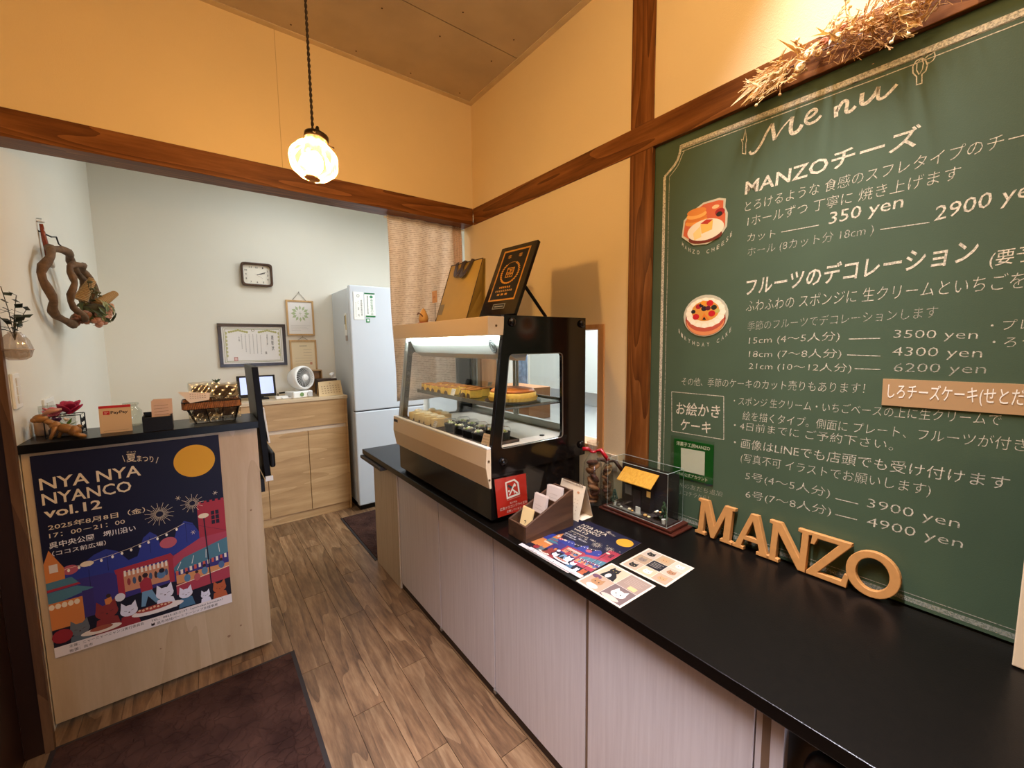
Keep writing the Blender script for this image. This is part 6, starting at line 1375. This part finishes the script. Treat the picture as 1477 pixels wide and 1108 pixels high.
# ------------------------------------------------------------------ floor mats
def mat_rug(x0, y0, x1, y1, label, edge):
    m, nt, b = nodes('mat_'+edge); tc = N(nt, 'ShaderNodeTexCoord')
    vo = N(nt, 'ShaderNodeTexVoronoi', feature='DISTANCE_TO_EDGE'); vo.inputs['Scale'].default_value = 26
    no = N(nt, 'ShaderNodeTexNoise'); no.inputs['Scale'].default_value = 9; no.inputs['Detail'].default_value = 4
    mxv = N(nt, 'ShaderNodeMix', data_type='VECTOR'); mxv.inputs[0].default_value = .12
    nt.links.new(tc.outputs['Object'], no.inputs['Vector']); nt.links.new(tc.outputs['Object'], mxv.inputs[4]); nt.links.new(no.outputs[1], mxv.inputs[5]); nt.links.new(mxv.outputs[1], vo.inputs['Vector'])
    r = N(nt, 'ShaderNodeValToRGB'); e = r.color_ramp.elements; e[0].position = .35; e[0].color = (*lin((48, 30, 26)), 1); e[1].position = .68; e[1].color = (*lin((74, 50, 42)), 1)
    nt.links.new(no.outputs[0], r.inputs[0]); nt.links.new(r.outputs[0], b.inputs['Base Color']); b.inputs['Roughness'].default_value = .95; b.inputs['Specular IOR Level'].default_value = .1
    r2_ = N(nt, 'ShaderNodeMapRange'); r2_.inputs[2].default_value = .12; nt.links.new(vo.outputs[0], r2_.inputs[0])
    bp = N(nt, 'ShaderNodeBump'); bp.inputs['Strength'].default_value = .8; bp.inputs['Distance'].default_value = .004; nt.links.new(r2_.outputs[0], bp.inputs['Height']); nt.links.new(bp.outputs[0], b.inputs['Normal'])
    t = thing('floor_mat', label, 'mat', ((x0+x1)/2, (y0+y1)/2, 0))
    box('pile', (x0+.016, y0+.016, .0008), (x1-.016, y1-.016, .008), m, t); RE = plain('mat_rubber', (34, 26, 26), .7)
    for a, b2 in (((x0, y0, .0005), (x1, y0+.0155, .004)), ((x0, y1-.0155, .0005), (x1, y1, .004)), ((x0, y0+.016, .0005), (x0+.0155, y1-.016, .004)), ((x1-.0155, y0+.016, .0005), (x1, y1-.016, .004))): box('border', a, b2, RE, t)
mat_rug(-.495, .30, .257, 2.000, 'large dark red-brown entrance mat in front of the reception counter', 'near')
mat_rug(.815, 2.552, 1.30, 3.365, 'dark brown mat in front of the refrigerator', 'far')

# ------------------------------------------------------------------ dried flower garland on the beam
GA = thing('dried_garland', 'garland of dried grasses and flowers lying along the beam over the chalkboard', 'garland', (1.35, .44, 2.12))
rr = random.Random(21)
straw = [(236, 206, 150), (222, 186, 124), (244, 224, 178), (200, 156, 100), (214, 172, 114)]
def sp(y, z, x=1.350): return Vector((x, y, z))
def frond(a, b, wd, col):
    m = MB(); n = 5; pts = [a.lerp(b, k/n)+Vector((rr.uniform(-.004, .004), 0, rr.uniform(-.004, .004))) for k in range(n+1)]
    m.tube(pts, [.0012]*6, 4)
    L = (b-a).length; d = (b-a).normalized()
    for k in range(int(L/.004)):
        q = a.lerp(b, .25+.75*k/max(1, int(L/.004))); s1 = d.cross(Vector((1, 0, 0)))*rr.uniform(-1, 1)+Vector((rr.uniform(-.5, .5), 0, 0))
        m.tube([q, q+d*wd*.7+s1*wd*.5], .0009, 3)
    obj('grass_plume', m, plain('straw_%d' % col, straw[col], .85), GA, kind='stuff')
for k in range(24):   # fan of plumes at the end
    a = sp(.52+rr.uniform(-.02, .01), 2.135+rr.uniform(-.012, .012)); frond(a, a+Vector((rr.uniform(-.035, .0), rr.uniform(.03, .12), rr.uniform(-.07, .012))), .018, rr.randrange(5))
def bigleaf(a, b, wd, col):
    d = b-a; n = d.cross(Vector((1, 0, 0))).normalized()
    obj('dried_leaf', MB().add([a, a.lerp(b, .35)+n*wd+Vector((-.006, 0, 0)), b, a.lerp(b, .35)-n*wd, a.lerp(b, .35)+Vector((.004, 0, 0))], [(0, 1, 4), (1, 2, 4), (2, 3, 4), (3, 0, 4)]), plain('straw_%d' % col, straw[col], .85), GA, solid=.0006)
bigleaf(sp(.55, 2.135, 1.345), sp(.655, 2.080, 1.33), .012, 2); bigleaf(sp(.56, 2.12, 1.345), sp(.625, 2.068, 1.33), .009, 0)
for k in range(96):
    y = rr.uniform(.22, .56); z = 2.125+.02*math.sin(y*20)+rr.uniform(-.03, .03); a = sp(y, z, 1.345)
    e = a+Vector((rr.uniform(-.035, .005), rr.uniform(-.06, .06), rr.uniform(-.035, .055)))
    if k % 3 == 0: bigleaf(a, e, .006, rr.randrange(5))
    elif k % 3 == 1: frond(a, e, .014, rr.randrange(5))
    else: obj('twig', MB().tube([a, a.lerp(e, .5)+Vector((0, .004, .004)), e], .0010, 4).ball(e, .0042, None, 6, 5).ball(a.lerp(e, .6)+Vector((0, .004, .006)), .003, None, 6, 5), plain('straw_%d' % (k % 5), straw[k % 5], .85), GA)
for (y, z, r, c) in ((.455, 2.130, .014, 2), (.425, 2.140, .012, 3), (.475, 2.105, .013, 2), (.395, 2.135, .013, 2), (.435, 2.118, .010, 0), (.36, 2.135, .014, 1), (.385, 2.15, .010, 3)):
    m = MB(); cen = sp(y, z, 1.338)
    for k in range(12):
        a = 2*PI*k/12; d = Vector((-.35, math.cos(a), math.sin(a))).normalized(); m.ball(cen+d*r*.6, (r*.22, r*.42, r*.30), None, 6, 4)
    m.ball(cen+Vector((-.004, 0, 0)), r*.35, None, 8, 6); obj('dried_flower', m, plain('flower_%d' % c, [(206, 160, 104), (196, 146, 92), (240, 220, 178), (160, 92, 54)][c], .85), GA, smooth=True)
m = MB()
for k in range(700):
    y = rr.gauss(.315, .05); z = 2.122+rr.gauss(0, .022); q = sp(y, z, 1.348+rr.uniform(-.020, .008)); d = Vector((rr.uniform(-.6, .3), rr.uniform(-1, 1), rr.uniform(-1, 1))).normalized()*rr.uniform(.008, .028); m.tube([q, q+d], .0008, 3)
obj('dried_moss', m, plain('moss_brown', (176, 130, 76), .9), GA, kind='stuff')
frond(sp(.325, 2.10, 1.34), sp(.29, 2.052, 1.335), .010, 3)
obj('tie_wire', MB().tube([sp(.56, 2.128, 1.3655), sp(.45, 2.135, 1.362), sp(.35, 2.13, 1.362), sp(.24, 2.135, 1.3655)], .002, 5), plain('wire_brown', (90, 60, 34), .6), GA)
